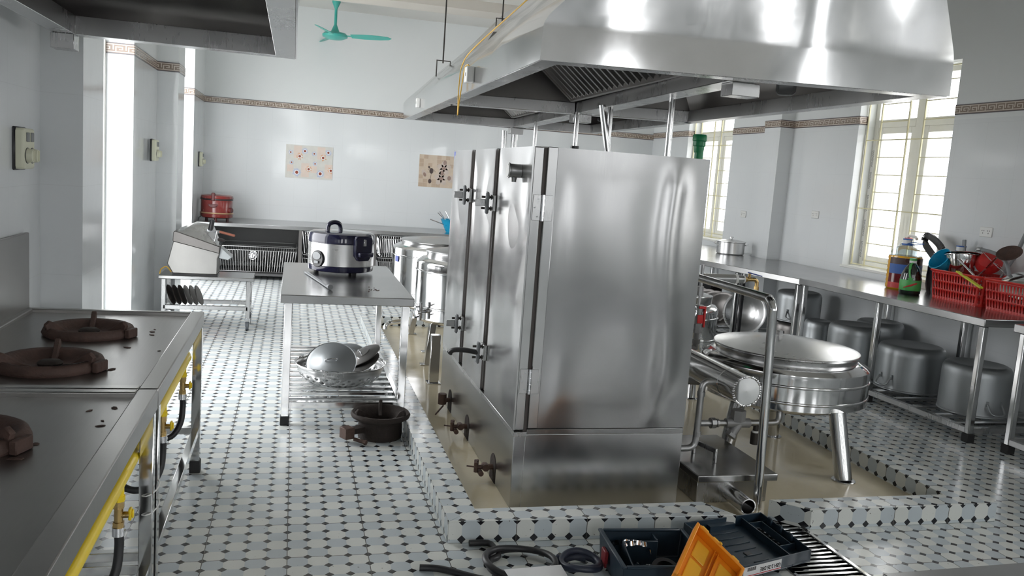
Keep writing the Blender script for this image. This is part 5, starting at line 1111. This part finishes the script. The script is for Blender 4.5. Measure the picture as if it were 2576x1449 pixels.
placed('wire_rack', 'small bent wire rack sticking out of the left red basket', 'rack', q, 'chrome')
for i, (y, z, R_, ax) in enumerate(((4.66, 0.99, 0.13, (-0.55, -0.15, 0.8)), (4.60, 0.965, 0.12, (-0.5, -0.1, 0.85)), (4.52, 0.95, 0.12, (-0.4, 0.1, 0.9)))):
    q = MB(); q.lathe([(0.001, 0.02), (R_*.5, 0.016), (R_*.55, 0.01), (R_*.9, 0.006), (R_, 0.0), (R_*1.02, 0.003), (R_*.9, 0.009), (R_*.5, 0.02), (0.001, 0.024)], (4.74, y, z), 44, dirM(ax)); placed('saucepan_cover', ('upper steel lid', 'middle steel lid', 'lowest steel lid')[i]+' leaning in the right red basket', 'pan cover', q, 'polished', ang=50)
# ------------------------------------------------------------------ back of the room
ZK = 0.675
r = thing('steel_counter', 'long steel counter under the back wall with wire baskets beneath', 'counter', (1.2, 11.1, 0))
q = MB(); q.box(-1.10, 10.62, ZK-0.045, 3.40, 11.59, ZK); obj('worktop', q, 'steel_top', r, 0.004)
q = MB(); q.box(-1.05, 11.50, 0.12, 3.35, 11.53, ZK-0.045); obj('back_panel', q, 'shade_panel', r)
for x in (-1.05, 0.10, 1.00, 2.2, 3.35):
    for y in (10.67, 11.45):
        q = MB(); q.bar((x, y, 0.0), (x, y, ZK-0.045), 0.04); obj('leg', q, 'steel_dark', r, 0.002)
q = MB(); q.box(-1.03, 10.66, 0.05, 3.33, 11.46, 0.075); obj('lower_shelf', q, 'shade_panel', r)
def wire_basket(name, label, x0, x1, y0, y1, z0, z1, mt, group):
    cx, cy = (x0+x1)/2, (y0+y1)/2; r = thing(name, label, 'wire basket', (cx, cy, z0), 0, group); fl = 0.03
    hx, hy, H_ = (x1-x0)/2, (y1-y0)/2, z1-z0; q = MB(); ring = lambda k, z: [(-hx*k, -hy*k, z), (hx*k, -hy*k, z), (hx*k, hy*k, z), (-hx*k, hy*k, z)]
    for k, z in ((1.0, H_), (0.985, H_-0.045), (0.93, 0.012)):
        pts = []; c = 0.04
        for (x, y), (dx, dy) in zip(((-hx, -hy), (hx, -hy), (hx, hy), (-hx, hy)), ((1, 1), (-1, 1), (-1, -1), (1, -1))):
            a, b_ = (Vector((x, y+dy*c, 0)), Vector((x+dx*c, y, 0)))
            if dx*dy < 0: a, b_ = b_, a
            pts += [a*k+Vector((0, 0, z)), (a.lerp(b_, .5)*k+Vector((x, y, 0))*k*.012)+Vector((0, 0, z)), b_*k+Vector((0, 0, z))]
        q.tube(pts, 0.006 if z > 0.05 else 0.004, 8, True)
    obj('rim_wires', q, mt, r, local=True); q = MB(); n = max(4, int((x1-x0)/0.032))
    for i in range(n+1):
        x = -hx+0.03+(2*hx-0.06)*i/n
        for s in (-1, 1): q.tube([(x, s*hy, H_-0.04), (x*0.93, s*hy*0.93, 0.012)], 0.0042, 6)
        q.tube([(x*.93, -hy*.93, 0.012), (x*.93, hy*.93, 0.012)], 0.003, 5)
    m = int((y1-y0)/0.05)
    for i in range(m+1):
        y = -hy+0.03+(2*hy-.06)*i/m
        for s in (-1, 1): q.tube([(s*hx, y, H_-0.04), (s*hx*0.93, y*.93, 0.012)], 0.0042, 6)
    obj('side_wires', q, mt, r, local=True); return r
g = 'wire baskets under the back counter'
wire_basket('wire_basket', 'wide low wire basket on the shelf under the left of the back counter', -0.90, 0.06, 10.72, 11.35, 0.078, 0.395, 'galv', g)
wire_basket('wire_basket', 'raised wire basket seen left of the big rice cooker', 0.13, 0.95, 10.72, 11.2, 0.33, 0.615, 'polished', g)
wire_basket('wire_basket', 'lower wire basket carrying the raised one behind the table', 0.13, 0.95, 10.72, 11.2, 0.078, 0.325, 'galv', g)
wire_basket('wire_basket', 'raised wire basket right of the big rice cooker beside the pans', 1.05, 1.95, 10.72, 11.2, 0.33, 0.615, 'polished', g)
wire_basket('wire_basket', 'lower wire basket on the shelf behind the tall steel pans', 1.05, 1.95, 10.72, 11.2, 0.078, 0.325, 'galv', g)
for i in range(6):
    x = -0.62+i*0.11; q = MB(); q.hexa([(x, 10.80, 0.10), (x+.006, 10.80, 0.10), (x+.006, 11.2, 0.10), (x, 11.2, 0.10), (x+.09, 10.80, 0.30), (x+.096, 10.80, 0.30), (x+.096, 11.2, 0.30), (x+.09, 11.2, 0.30)])
    tag(obj('metal_tray', q, 'steel_dark', bevel=0.002), 'dark metal tray leaning inside the wide low wire basket', 'tray', 'trays leaning in the low basket')
q = MB(); q.lathe([(0.001, 0), (0.04, 0.006), (0.055, 0.03), (0.052, 0.03), (0.038, 0.010), (0.001, 0.004)], (-0.44, 10.77, 0.28), 20, dirM((-0.4, -0.8, 0.3))); tag(obj('steel_cup', q, 'chrome'), 'small shiny steel cup in the wide low wire basket', 'cup')
# maroon rice cooker
cx, cy, zb = -0.905, 11.02, ZK
r = thing('rice_cooker', 'old maroon rice cooker with pink body in the back left corner', 'rice cooker', (cx, cy, zb)); O = Vector((cx, cy, zb))
q = MB(); q.lathe([(0.001, 0.03), (0.165, 0.03), (0.19, 0.04), (0.195, 0.07), (0.185, 0.085), (0.188, 0.245), (0.18, 0.25)], O, 48); obj('body', q, 'maroon', r)
q = MB(); q.lathe([(0.196, 0.083), (0.1975, 0.088), (0.190, 0.098)], O, 48); obj('gold_band', q, 'gold', r)
q = MB(); q.lathe([(0.187, 0.247), (0.192, 0.253), (0.190, 0.262), (0.187, 0.264)], O, 48); obj('seal_band', q, 'black', r)
q = MB(); q.lathe([(0.188, 0.262), (0.194, 0.27), (0.188, 0.298), (0.165, 0.308), (0.001, 0.318)], O, 48); lid = obj('lid', q, 'maroon', r)
q = MB(); q.bar(O+Vector((-.03, -0.18, .235)), O+Vector((-.03, -0.165, 0.335)), 0.055, 0.04); q.bar(O+Vector((-.03, -.17, .325)), O+Vector((-.03, -.05, .315)), .04, .02); obj('side_handle', q, 'maroon_dark', r, 0.01, seg=2)
q = MB(); q.prism([(0.055*math.cos(PI+PI*i/12), 0.20+0.04*math.sin(PI+PI*i/12)) for i in range(13)], 0.18, 0.205, Matrix(((1, 0, 0), (0, 0, -1), (0, 1, 0))), O+Vector((-.03, 0, 0))); obj('handle_socket', q, 'maroon_dark', r, 0.004)
q = MB(); d = Vector((.86, -.5, 0)); q.cyl(O+d*.18+Vector((0, 0, .13)), O+d*.215+Vector((0, 0, .13)), .032, n=18); obj('switch_knob', q, 'maroon_dark', r, 0.004)
for a in (-90, 30, 150):
    q = MB(); a = math.radians(a); q.cyl(O+Vector((.14*math.cos(a), .14*math.sin(a), 0)), O+Vector((.14*math.cos(a), .14*math.sin(a), .032)), .018, n=12); obj('foot', q, 'maroon_dark', r)
q = MB(); q.tube(smoothpath([O+Vector((-.16, -.10, .05)), O+Vector((-.19, -.16, .03)), (-1.09, 10.80, ZK+.012), (-1.085, 10.68, ZK+.01)], 5), 0.004, 6); obj('power_cord', q, 'black', r)
# blue colander with ladles on the back counter
c = Vector((2.02, 11.0, ZK))
q = MB(); q.lathe([(0.001, 0), (0.075, 0), (0.08, 0.012), (0.085, 0.02), (0.135, 0.13), (0.15, 0.165), (0.158, 0.168), (0.147, 0.172), (0.13, 0.135), (0.08, 0.03), (0.001, 0.02)], c, 44); tag(obj('plastic_bowl', q, 'cyan', ang=50), 'bright blue plastic bowl of cutlery on the back counter', 'bowl')
for i, (a, b_) in enumerate((((0.02, 0, .06), (-.20, -.02, .25)), ((.0, .03, .05), (-.17, .02, .265)), ((.03, 0.02, .05), (-.10, .0, .27)), ((.05, -.02, .05), (-.30, -.05, .16)))):
    q = MB(); q.tube([c+Vector(a), c+Vector(b_)], 0.006, 8); q.sphere(c+Vector(a), 0.03, 12, (1, 1, .5))
    tag(obj('steel_ladle', q, 'chrome'), 'long steel ladle leaning left out of the bright blue bowl', 'ladle', 'ladles in the blue bowl')
for i in range(7):
    q = MB(); a = Vector((.02+.02*i, -.03+.012*(i % 3), .09)); q.tube([c+a, c+a+Vector((-.04+.012*i, .0, .13+.012*(i % 2)))], 0.004, 6); tag(obj('spoon', q, 'chrome'), 'steel spoon standing in the bright blue bowl', 'spoon', 'spoons in the blue bowl')
# ------------------------------------------------------------------ wheeled trolley with the vegetable cutter
YA, YC = 7.47, 7.85
r = thing('trolley', 'low steel trolley on castors carrying the vegetable cutter', 'trolley', (-0.68, 7.66, 0)); ZT_ = 0.452
q = MB(); q.box(-1.06, YA, ZT_-0.03, -0.305, YC, ZT_); obj('top_shelf', q, 'steel_top', r, 0.004)
for x in (-1.02, -0.345):
    for y in (YA+.03, YC-.03):
        q = MB(); q.bar((x, y, 0.10), (x, y, ZT_-0.03), 0.034); lg = obj('leg', q, 'steel', r, 0.003)
        q = MB(); q.box(x-.022, y-.02, .075, x+.022, y+.02, .105).box(x-.02, y-.018, .03, x-.014, y+.012, .08).box(x+.014, y-.018, .03, x+.02, y+.012, .08); obj('castor_fork', q, 'chrome', lg, 0.002)
        q = MB(); q.cyl((x-.012, y-.01, .038), (x+.012, y-.01, .038), .038, n=20); obj('castor_wheel', q, 'caster', lg)
for a, b_ in (((-1.02, YA+.03), (-0.345, YA+.03)), ((-1.02, YC-.03), (-0.345, YC-.03)), ((-0.345, YA+.03), (-0.345, YC-.03)), ((-1.02, YA+.03), (-1.02, YC-.03))):
    q = MB(); q.bar((*a, 0.185), (*b_, 0.185), 0.034); obj('lower_rail', q, 'steel', r, 0.002)
q = MB(); q.box(-0.92, YA+.10, .168, -0.40, YA+.16, .176); obj('lower_slat', q, 'steel', r)
for i in range(6):
    q = MB(); cx = -0.985+i*0.045; q.lathe([(0.001, 0), (0.085, 0), (0.09, 0.004), (0.085, 0.010), (0.03, 0.012), (0.001, 0.012)], (cx, 7.66, 0.262), 32, dirM((0.93, -0.1, 0.36)))
    tag(obj('cutting_disc', q, 'iron_dark' if i < 3 else 'steel_dark'), 'metal cutting disc in the leaning row on the lower trolley rails', 'disc', 'cutting discs on the trolley')
r = thing('vegetable_cutter', 'steel vegetable cutting machine with slanted hopper on the trolley', 'food machine', (-0.78, 7.66, ZT_)); Mxz = Matrix(((1, 0, 0), (0, 0, -1), (0, 1, 0)))
def slab(poly, y0, y1): return MB().prism(poly, -y1, -y0, Mxz)
z0 = ZT_+0.012
obj('housing', slab([(-0.955, z0), (-0.603, z0), (-0.603, .60), (-0.592, .628), (-0.592, .65), (-0.955, .735), (-1.0, .545)], 7.53, 7.79), 'steel_rim', r, 0.006, seg=2)
bd = obj('hopper_band', slab([(-0.96, .733), (-0.588, .645), (-0.588, .705), (-0.94, .82), (-0.955, .812)], 7.522, 7.798), 'steel_dark', r, 0.005)
q = MB(); q.add([(-0.93, 7.54, .81), (-0.60, 7.54, .70), (-0.60, 7.78, .72), (-0.93, 7.78, .83), (-0.88, 7.58, .83), (-0.69, 7.58, .80), (-0.66, 7.80, .865), (-0.80, 7.80, .885)], [(0, 1, 5, 4), (1, 2, 6, 5), (2, 3, 7, 6), (3, 0, 4, 7), (4, 5, 6, 7)]); obj('hopper', q, 'steel', r, 0.004)
q = MB(); q.hexa([(-0.60, 7.56, .60), (-0.52, 7.56, .585), (-0.52, 7.72, .585), (-0.60, 7.72, .60), (-0.585, 7.56, .70), (-0.485, 7.56, .615), (-0.485, 7.72, .615), (-0.585, 7.72, .70)]); obj('chute', q, 'alu', r, 0.006)
q = MB(); q.cyl((-0.645, 7.58, .69), (-0.615, 7.58, .83), 0.008, n=10).cyl((-0.645, 7.62, .69), (-0.615, 7.62, .83), 0.008, n=10); lv_ = obj('lever_rods', q, 'chrome', r)
q = MB(); q.bar((-0.70, 7.60, .835), (-0.595, 7.60, .82), 0.022); obj('lever_head', q, 'chrome', lv_, 0.003)
q = MB(); q.bar((-0.60, 7.60, .825), (-0.47, 7.60, .795), 0.03, 0.02); obj('lever_grip', q, 'wood', r, 0.008, seg=2)
q = MB(); q.cyl((-0.672, 7.60, .83), (-0.655, 7.60, .925), 0.020, n=14); obj('top_knob', q, 'black', r, 0.004)
q = MB(); q.lathe([(0.012, 0), (0.012, 0.03), (0.03, 0.035), (0.032, 0.045), (0.001, 0.048)], (-0.585, 7.56, .72), 16, dirM((.2, -.3, 1))); obj('clamp_knob', q, 'black', r)
q = MB(); q.box(-0.96, 7.545, ZT_, -0.60, 7.77, z0+.003); obj('base_feet', q, 'black', r)
q = MB(); q.tube(smoothpath([(-0.965, 7.52, .475), (-1.0, 7.50, .52), (-1.04, 7.495, .50), (-1.05, 7.49, .46)], 5), 0.005, 6); obj('power_cord', q, 'yellowcable', r)
M['redlatch'] = plain('dark_red_latch', (0.22, 0.015, 0.02), 0.4)
# ------------------------------------------------------------------ drain grate and things on the floor in front
r = thing('drain_grate', 'steel bar grate lying in the floor channel at the bottom right', 'grate', (2.11, 1.97, -0.02))
q = MB(); q.box(1.951, 0.62, -0.03, 1.970, 3.34, 0.0045).box(2.250, 0.62, -0.03, 2.269, 3.34, 0.0045); obj('frame', q, 'polished', r, 0.002)
q = MB(); n = 76
for i in range(n): y = 0.65+(3.30-0.65)*i/(n-1); q.box(1.968, y-0.0075, -0.024, 2.252, y+0.0075, -0.001)
obj('bars', q, 'polished', r, 0.002)
# tool case: base tray and lid lying open
T = thing('tool_case', 'open dark navy tool case with hardware inside, lid flipped beside it', 'tool case', (1.38, 2.82, 0.0))
Rz = Matrix.Rotation(-0.085, 4, 'Z'); base_at = Matrix.Translation((1.375, 2.825, 0.0)) @ Rz
def tb(m): return m.xf(base_at)
q = MB(); shell_open(q, -0.165, -0.155, 0.0, 0.165, 0.155, 0.115, 0.006, 0.008); tray = obj('base_tray', tb(q), 'toolnavy', T, 0.003, seg=2)
q = MB(); q.box(-0.178, -0.168, 0.108, -0.160, 0.168, 0.118).box(0.160, -0.168, 0.108, 0.178, 0.168, 0.118).box(-0.160, 0.152, 0.108, 0.160, 0.168, 0.118).box(-0.160, -0.168, 0.108, 0.160, -0.152, 0.118); obj('rim', tb(q), 'toolnavy', tray, 0.003)
q = MB(); q.hexa([(-0.115, -0.15, 0.006), (-0.109, -0.15, 0.006), (-0.095, 0.09, 0.006), (-0.101, 0.09, 0.006), (-0.115, -0.15, 0.075), (-0.109, -0.15, 0.075), (-0.095, 0.09, 0.10), (-0.101, 0.09, 0.10)]); obj('divider', tb(q), 'toolnavy', tray, 0.002)
q = MB(); q.box(-0.10, 0.085, 0.006, 0.045, 0.092, 0.10).box(0.038, 0.092, 0.006, 0.045, 0.150, 0.105); obj('divider', tb(q), 'toolnavy', tray, 0.002)
q = MB(); q.box(-0.05, -0.15, 0.006, 0.035, -0.12, 0.05).box(0.03, -0.12, 0.006, 0.036, -0.03, 0.04).hexa([(0.04, 0.0, 0.006), (0.10, -.02, .006), (.105, .0, .006), (.05, .02, .006), (.06, .0, .05), (.075, -.01, .05), (.078, -.002, .05), (.066, .008, .05)]); obj('tool_mould', tb(q), 'toolnavy', tray, 0.003)
q = MB(); q.box(-0.186, 0.02, 0.035, -0.172, 0.075, 0.085).box(-0.182, 0.03, 0.015, -0.172, 0.065, 0.036); obj('side_latch', tb(q), 'redlatch', T, 0.003)
bl, br, fr, fl = Vector((1.609, 3.06, .105)), Vector((2.074, 3.235, .062)), Vector((2.078, 2.85, .062)), Vector((1.639, 2.65, .105))
def lidpt(u, v, h):  # u along the hinge-to-handle direction, v from the back to the front edge
    a = bl.lerp(br, u); b_ = fl.lerp(fr, u); return a.lerp(b_, v)+Vector((0, 0, h))
def lbox(m, u0, u1, v0, v1, h0, h1):
    return m.hexa([lidpt(u0, v0, h0), lidpt(u1, v0, h0), lidpt(u1, v1, h0), lidpt(u0, v1, h0), lidpt(u0, v0, h1), lidpt(u1, v0, h1), lidpt(u1, v1, h1), lidpt(u0, v1, h1)])
q = MB(); lbox(q, .0, .73, 0, 1, -.052, -.044); lbox(q, .73, 1, 0, .13, -.052, -.044); lbox(q, .73, 1, .72, 1, -.052, -.044); lbox(q, .93, 1, .13, .72, -.052, -.044)
lbox(q, 0, 1, 0, .016, -.044, 0); lbox(q, 0, 1, .984, 1, -.044, 0); lbox(q, 0, .013, .016, .984, -.044, 0); lbox(q, .987, 1, .016, .984, -.044, 0)
lid = obj('lid_tray', q, 'toolnavy', T, 0.002, seg=2)
q = MB(); lbox(q, .725, .738, .016, .984, -.044, -.012); lbox(q, .738, .99, .125, .138, -.044, -.018); lbox(q, .738, .99, .715, .728, -.044, -.018); lbox(q, .915, .928, .138, .715, -.05, -.016); lbox(q, .28, .60, .016, .09, -.044, -.020)
for i in range(5): lbox(q, .80+.0*i, .82, .16+.12*i, .165+.12*i, -.044, -.044)
obj('handle_walls', q, 'toolnavy', lid, 0.002)
q = MB()
for i in range(6): v = .15+.13*i; lbox(q, .20+.03*i, .60-.01*i, v, v+.012, -.044, -.041)
obj('floor_ribs', q, 'toolnavy', lid, 0.001)
q = MB(); lbox(q, .36, .44, .60, .67, -.044, -.040); obj('moulded_mark', q, 'black', lid, 0.002)
for k in range(3):
    q = MB(); lbox(q, .955, .985, .20+.2*k, .28+.2*k, -.02, .012); obj('handle_ridge', q, 'toolnavy', lid, 0.003)
# printed label on the front edge of the lid, upside down because the lid is flipped over
e = (fr-fl).normalized(); o = lidpt(.05, 1, -.045); w_ = (fr-fl).length; nrm = Vector((e.y, -e.x, 0)).normalized()
q = MB(); a, b_ = lidpt(.05, 1, -.047), lidpt(.56, 1, -.047); up_ = Vector((0, 0, 1))
q.hexa([a, b_, b_+nrm*.0012, a+nrm*.0012, a+up_*.040, b_+up_*.040, b_+nrm*.0012+up_*.040, a+nrm*.0012+up_*.040]); lbl = obj('label_strip', q, 'paper', lid)
q = MB(); q.hexa([a+nrm*.001+up_*.003, b_+nrm*.001+up_*.003, b_+nrm*.0018+up_*.003, a+nrm*.0018+up_*.003, a+nrm*.001+up_*.006, b_+nrm*.001+up_*.006, b_+nrm*.0018+up_*.006, a+nrm*.0018+up_*.006]); obj('red_line', q, 'red_ink', lbl)
def text_part(name, s, size, origin, xdir, ydir, mt, parent):
    cu = bpy.data.curves.new(name, 'FONT'); cu.body = s; cu.size = size; cu.extrude = 0.0003; cu.align_x = 'CENTER'; cu.align_y = 'CENTER'; cu.offset = 0.0004
    t = bpy.data.objects.new('tmp', cu); C.objects.link(t); bpy.context.view_layer.update()
    me = bpy.data.meshes.new_from_object(t.evaluated_get(bpy.context.evaluated_depsgraph_get())); bpy.data.objects.remove(t)
    x, y = Vector(xdir).normalized(), Vector(ydir).normalized(); z = x.cross(y); Mx = Matrix((x, y, z)).transposed().to_4x4(); Mx.translation = Vector(origin)-LOC[parent.name]
    me.transform(Mx); me.materials.clear(); me.materials.append(M[mt]); ob = bpy.data.objects.new(name, me); C.objects.link(ob); ob.parent = parent; LOC[ob.name] = LOC[parent.name]; return ob
text_part('model_print', 'GBH 2-26 DRE', 0.022, lidpt(.41, 1, -.027)+nrm*.0016, -e, (0, 0, -1), 'black_ink', lbl)
q = MB()
for i in range(9): u = .10+.013*i; a = lidpt(u, 1, -.024)+nrm*.0013; b_ = lidpt(u+.005+.003*(i % 2), 1, -.024)+nrm*.0013; q.hexa([a, b_, b_+nrm*.0006, a+nrm*.0006, a+up_*.014, b_+up_*.014, b_+nrm*.0006+up_*.014, a+nrm*.0006+up_*.014])
obj('print_marks', q, 'black_ink', lbl)
# loose hardware in the case
random.seed(13)
for i in range(34):
    x, y = random.uniform(-0.06, 0.145), random.uniform(-0.10, 0.07); z = 0.010+0.006*random.random(); a = random.uniform(0, PI); L_ = random.uniform(.014, .026); el = random.uniform(-.25, .45)
    d = Vector((math.cos(a)*math.cos(el), math.sin(a)*math.cos(el), math.sin(el))); c = Vector((x, y, z+abs(d.z)*L_/2)); q = MB(); q.cyl(c-d*L_/2, c+d*L_/2, .0016, n=7).cyl(c+d*L_/2, c+d*(L_/2+.0025), .0042, n=8)
    tag(obj('screw', tb(q), 'chrome'), 'loose steel screw lying in the dark navy tool case', 'screw', 'screws in the tool case')
for i, (x, y, z, a) in enumerate(((-0.085, 0.105, .09, .4), (-0.062, 0.10, .085, .2), (-0.035, 0.10, .088, -.3), (-0.01, 0.10, .082, .1), (-0.005, 0.075, .062, .6), (-0.12, .10, .08, 1.2))):
    q = MB(); k = 9; pts = [(.013*math.cos(PI*j/(k-1)), .013*math.sin(PI*j/(k-1))) for j in range(k)]
    pl = [(.026, 0)]+[(p_[0], p_[1]) for p_ in pts]+[(-.026, 0)]+[(-.026, .002)]+[(p_[0]*1.16, p_[1]*1.16+.001) for p_ in pts[::-1]]+[(.026, .002)]
    vs = [Vector((px_, yy, pz_)) for yy in (-.007, .007) for px_, pz_ in pl]; m = len(pl)
    q.add(vs, [(j, (j+1) % m, m+(j+1) % m, m+j) for j in range(m)]); q.xf(base_at @ Matrix.Translation((x, y, z)) @ Matrix.Rotation(a, 4, 'Z') @ Matrix.Rotation(1.2, 4, 'X') @ Matrix.Rotation(a*2, 4, 'Y') @ Matrix.Scale(1.25, 4))
    tag(obj('pipe_clip', q, 'chrome'), 'shiny steel saddle clip heaped at the back of the tool case', 'clip', 'pipe clips in the tool case')
q = MB(); q.lathe([(.042, -.013), (.058, -.013), (.059, 0), (.058, .013), (.042, .013), (.042, -.013)], (0.02, -0.085, .055), 40, dirM((.12, -.45, .88))); tag(obj('tape_roll', tb(q), 'black', ang=50), 'roll of black tape leaning at the front of the tool case', 'tape')
q = MB(); q.cyl((0.05, 0.03, .017), (0.075, -0.01, .02), .009, n=12).cyl((.045, .04, .016), (.05, .03, .017), .006, n=10); tag(obj('grey_plug', tb(q), 'greyhandle'), 'short grey tapered plug among the screws', 'plug')
# bright orange case half propped in front of the tool case
A_ = Vector((1.475, 2.725, .232)); e1 = Vector((-.153, -.154, -.1125)); e2 = Vector((.12, -.154, -.1125)); nn = e1.cross(e2).normalized()
if nn.y > 0: nn = -nn
def op(u, v, h): return A_+e1*u+e2*v+nn*h
def obx(m, u0, u1, v0, v1, h0, h1): return m.hexa([op(u0, v0, h0), op(u1, v0, h0), op(u1, v1, h0), op(u0, v1, h0), op(u0, v0, h1), op(u1, v0, h1), op(u1, v1, h1), op(u0, v1, h1)])
r = thing('orange_case', 'bright orange plastic case half standing on edge before the tool case', 'case', (1.47, 2.6, 0.0))
q = MB(); obx(q, 0, 1, 0, 1, -.006, 0); obx(q, 0, 1, 0, .06, 0, .045); obx(q, 0, .05, .06, 1, 0, .045); obx(q, .95, 1, .06, 1, 0, .045); obx(q, .05, .95, .94, 1, 0, .045); sh = obj('shell', q, 'orange', r, 0.004, seg=2)
for (u0, u1, v0, v1) in ((.12, .42, .14, .40), (.46, .85, .14, .40), (.14, .50, .62, .88)):
    q = MB(); obx(q, u0, u1, v0, v1, 0.0, .006); obj('inner_panel', q, 'orange_yellow', sh, 0.003)
for v in (.46, .53): q = MB(); obx(q, .08, .92, v, v+.02, 0, .022); obj('inner_rib', q, 'orange', sh, 0.002)
for v in (.10, .34, .74): q = MB(); obx(q, -.08, 0.0, v, v+.16, -.002, .03); obj('edge_foot', q, 'orange_yellow', sh, 0.006, seg=2)
q = MB(); obx(q, -.02, .02, .46, .52, .045, .052); obj('hinge_peg', q, 'orange_yellow', sh, 0.003)
# rubber hoses
def coil(name, label, c, R_, tr, mt, turns, seed, ends):
    random.seed(seed); pts = []; n = int(16*turns)
    for i in range(n+1):
        a = ends[0]+2*PI*i/16; k = i/n; rr = R_*(1+.07*math.sin(a*1.3+seed)+.05*(k-.5)); pts.append(Vector((c[0]+rr*math.cos(a)*1.03, c[1]+rr*math.sin(a)*.97, tr+.002+(tr*2.0)*max(0, math.sin(k*PI*1.0))*(.9+.3*math.sin(a*2+seed)))))
    pts = [Vector(v) for v in ends[1]]+pts+[Vector(v) for v in ends[2]]
    q = MB(); q.tube(smoothpath(pts, 3), tr, 12); return tag(obj(name, q, mt), label, 'hose')
coil('rubber_hose', 'black rubber hose coiled on the floor left of the navy hose', (0.885, 2.925), 0.128, 0.0125, 'rubber', 2.15, 2, (2.2, [(0.70, 3.115, .0145), (0.80, 3.115, .0145), (0.86, 3.10, .0145)] if False else [(0.725, 3.14, .0145), (0.80, 3.135, .0145), (0.815, 3.085, .0145)], []))
coil('rubber_hose', 'dark blue rubber hose coil between black hose and tool case', (1.105, 2.90), 0.072, 0.0125, 'hose_blue', 2.3, 5, (0.9, [(1.145, 2.955, .0145)], [(1.03, 2.96, .03)]))
q = MB(); q.tube(smoothpath([(0.50, 2.955, .013), (0.58, 2.935, .013), (0.70, 2.85, .013), (0.84, 2.765, .013), (1.0, 2.70, .013)], 6), 0.0125, 12); tag(obj('rubber_hose', q, 'rubber'), 'straight piece of black hose along the bottom edge', 'hose')
q = MB(); q.add([(0.82, 2.55, .030), (1.02, 2.54, .030), (1.01, 2.84, .055), (0.79, 2.83, .052)], [(0, 1, 2, 3)]); o = obj('paper_sheet', q, 'paper'); sm = o.modifiers.new('thickness', 'SOLIDIFY'); sm.thickness = 0.001; tag(o, 'white paper sheet lying over the hoses at the bottom edge', 'paper')
# steel stool corner at the bottom right
r = thing('steel_bench', 'corner of a low plain steel bench at the bottom right', 'bench', (2.1, 1.7, 0))
q = MB(); q.prism([(1.705, 2.0), (2.7, 2.035), (2.72, 1.45), (1.72, 1.42)], 0.365, 0.40); obj('bench_top', q, 'steel_top', r, 0.004, seg=2)
for x, y in ((1.75, 1.95), (2.65, 1.98), (1.77, 1.47), (2.66, 1.50)): q = MB(); q.bar((x, y, 0), (x, y, 0.366), 0.035); obj('leg', q, 'polished', r, 0.003)

# printed protective strip left on the frame of the near window
wn = bpy.data.objects['window_1']
q = MB(); q.box(5.1685, 6.885, 0.95, 5.1695, 6.922, 2.0); st = obj('print_strip', q, 'paper', wn)
for z in (1.02, 1.22, 1.45, 1.66, 1.86): text_part('strip_print', 'WINDOWS', 0.030, (5.168, 6.903, z), (0, 0, 1), (0, 1, 0), 'greybtn', st)
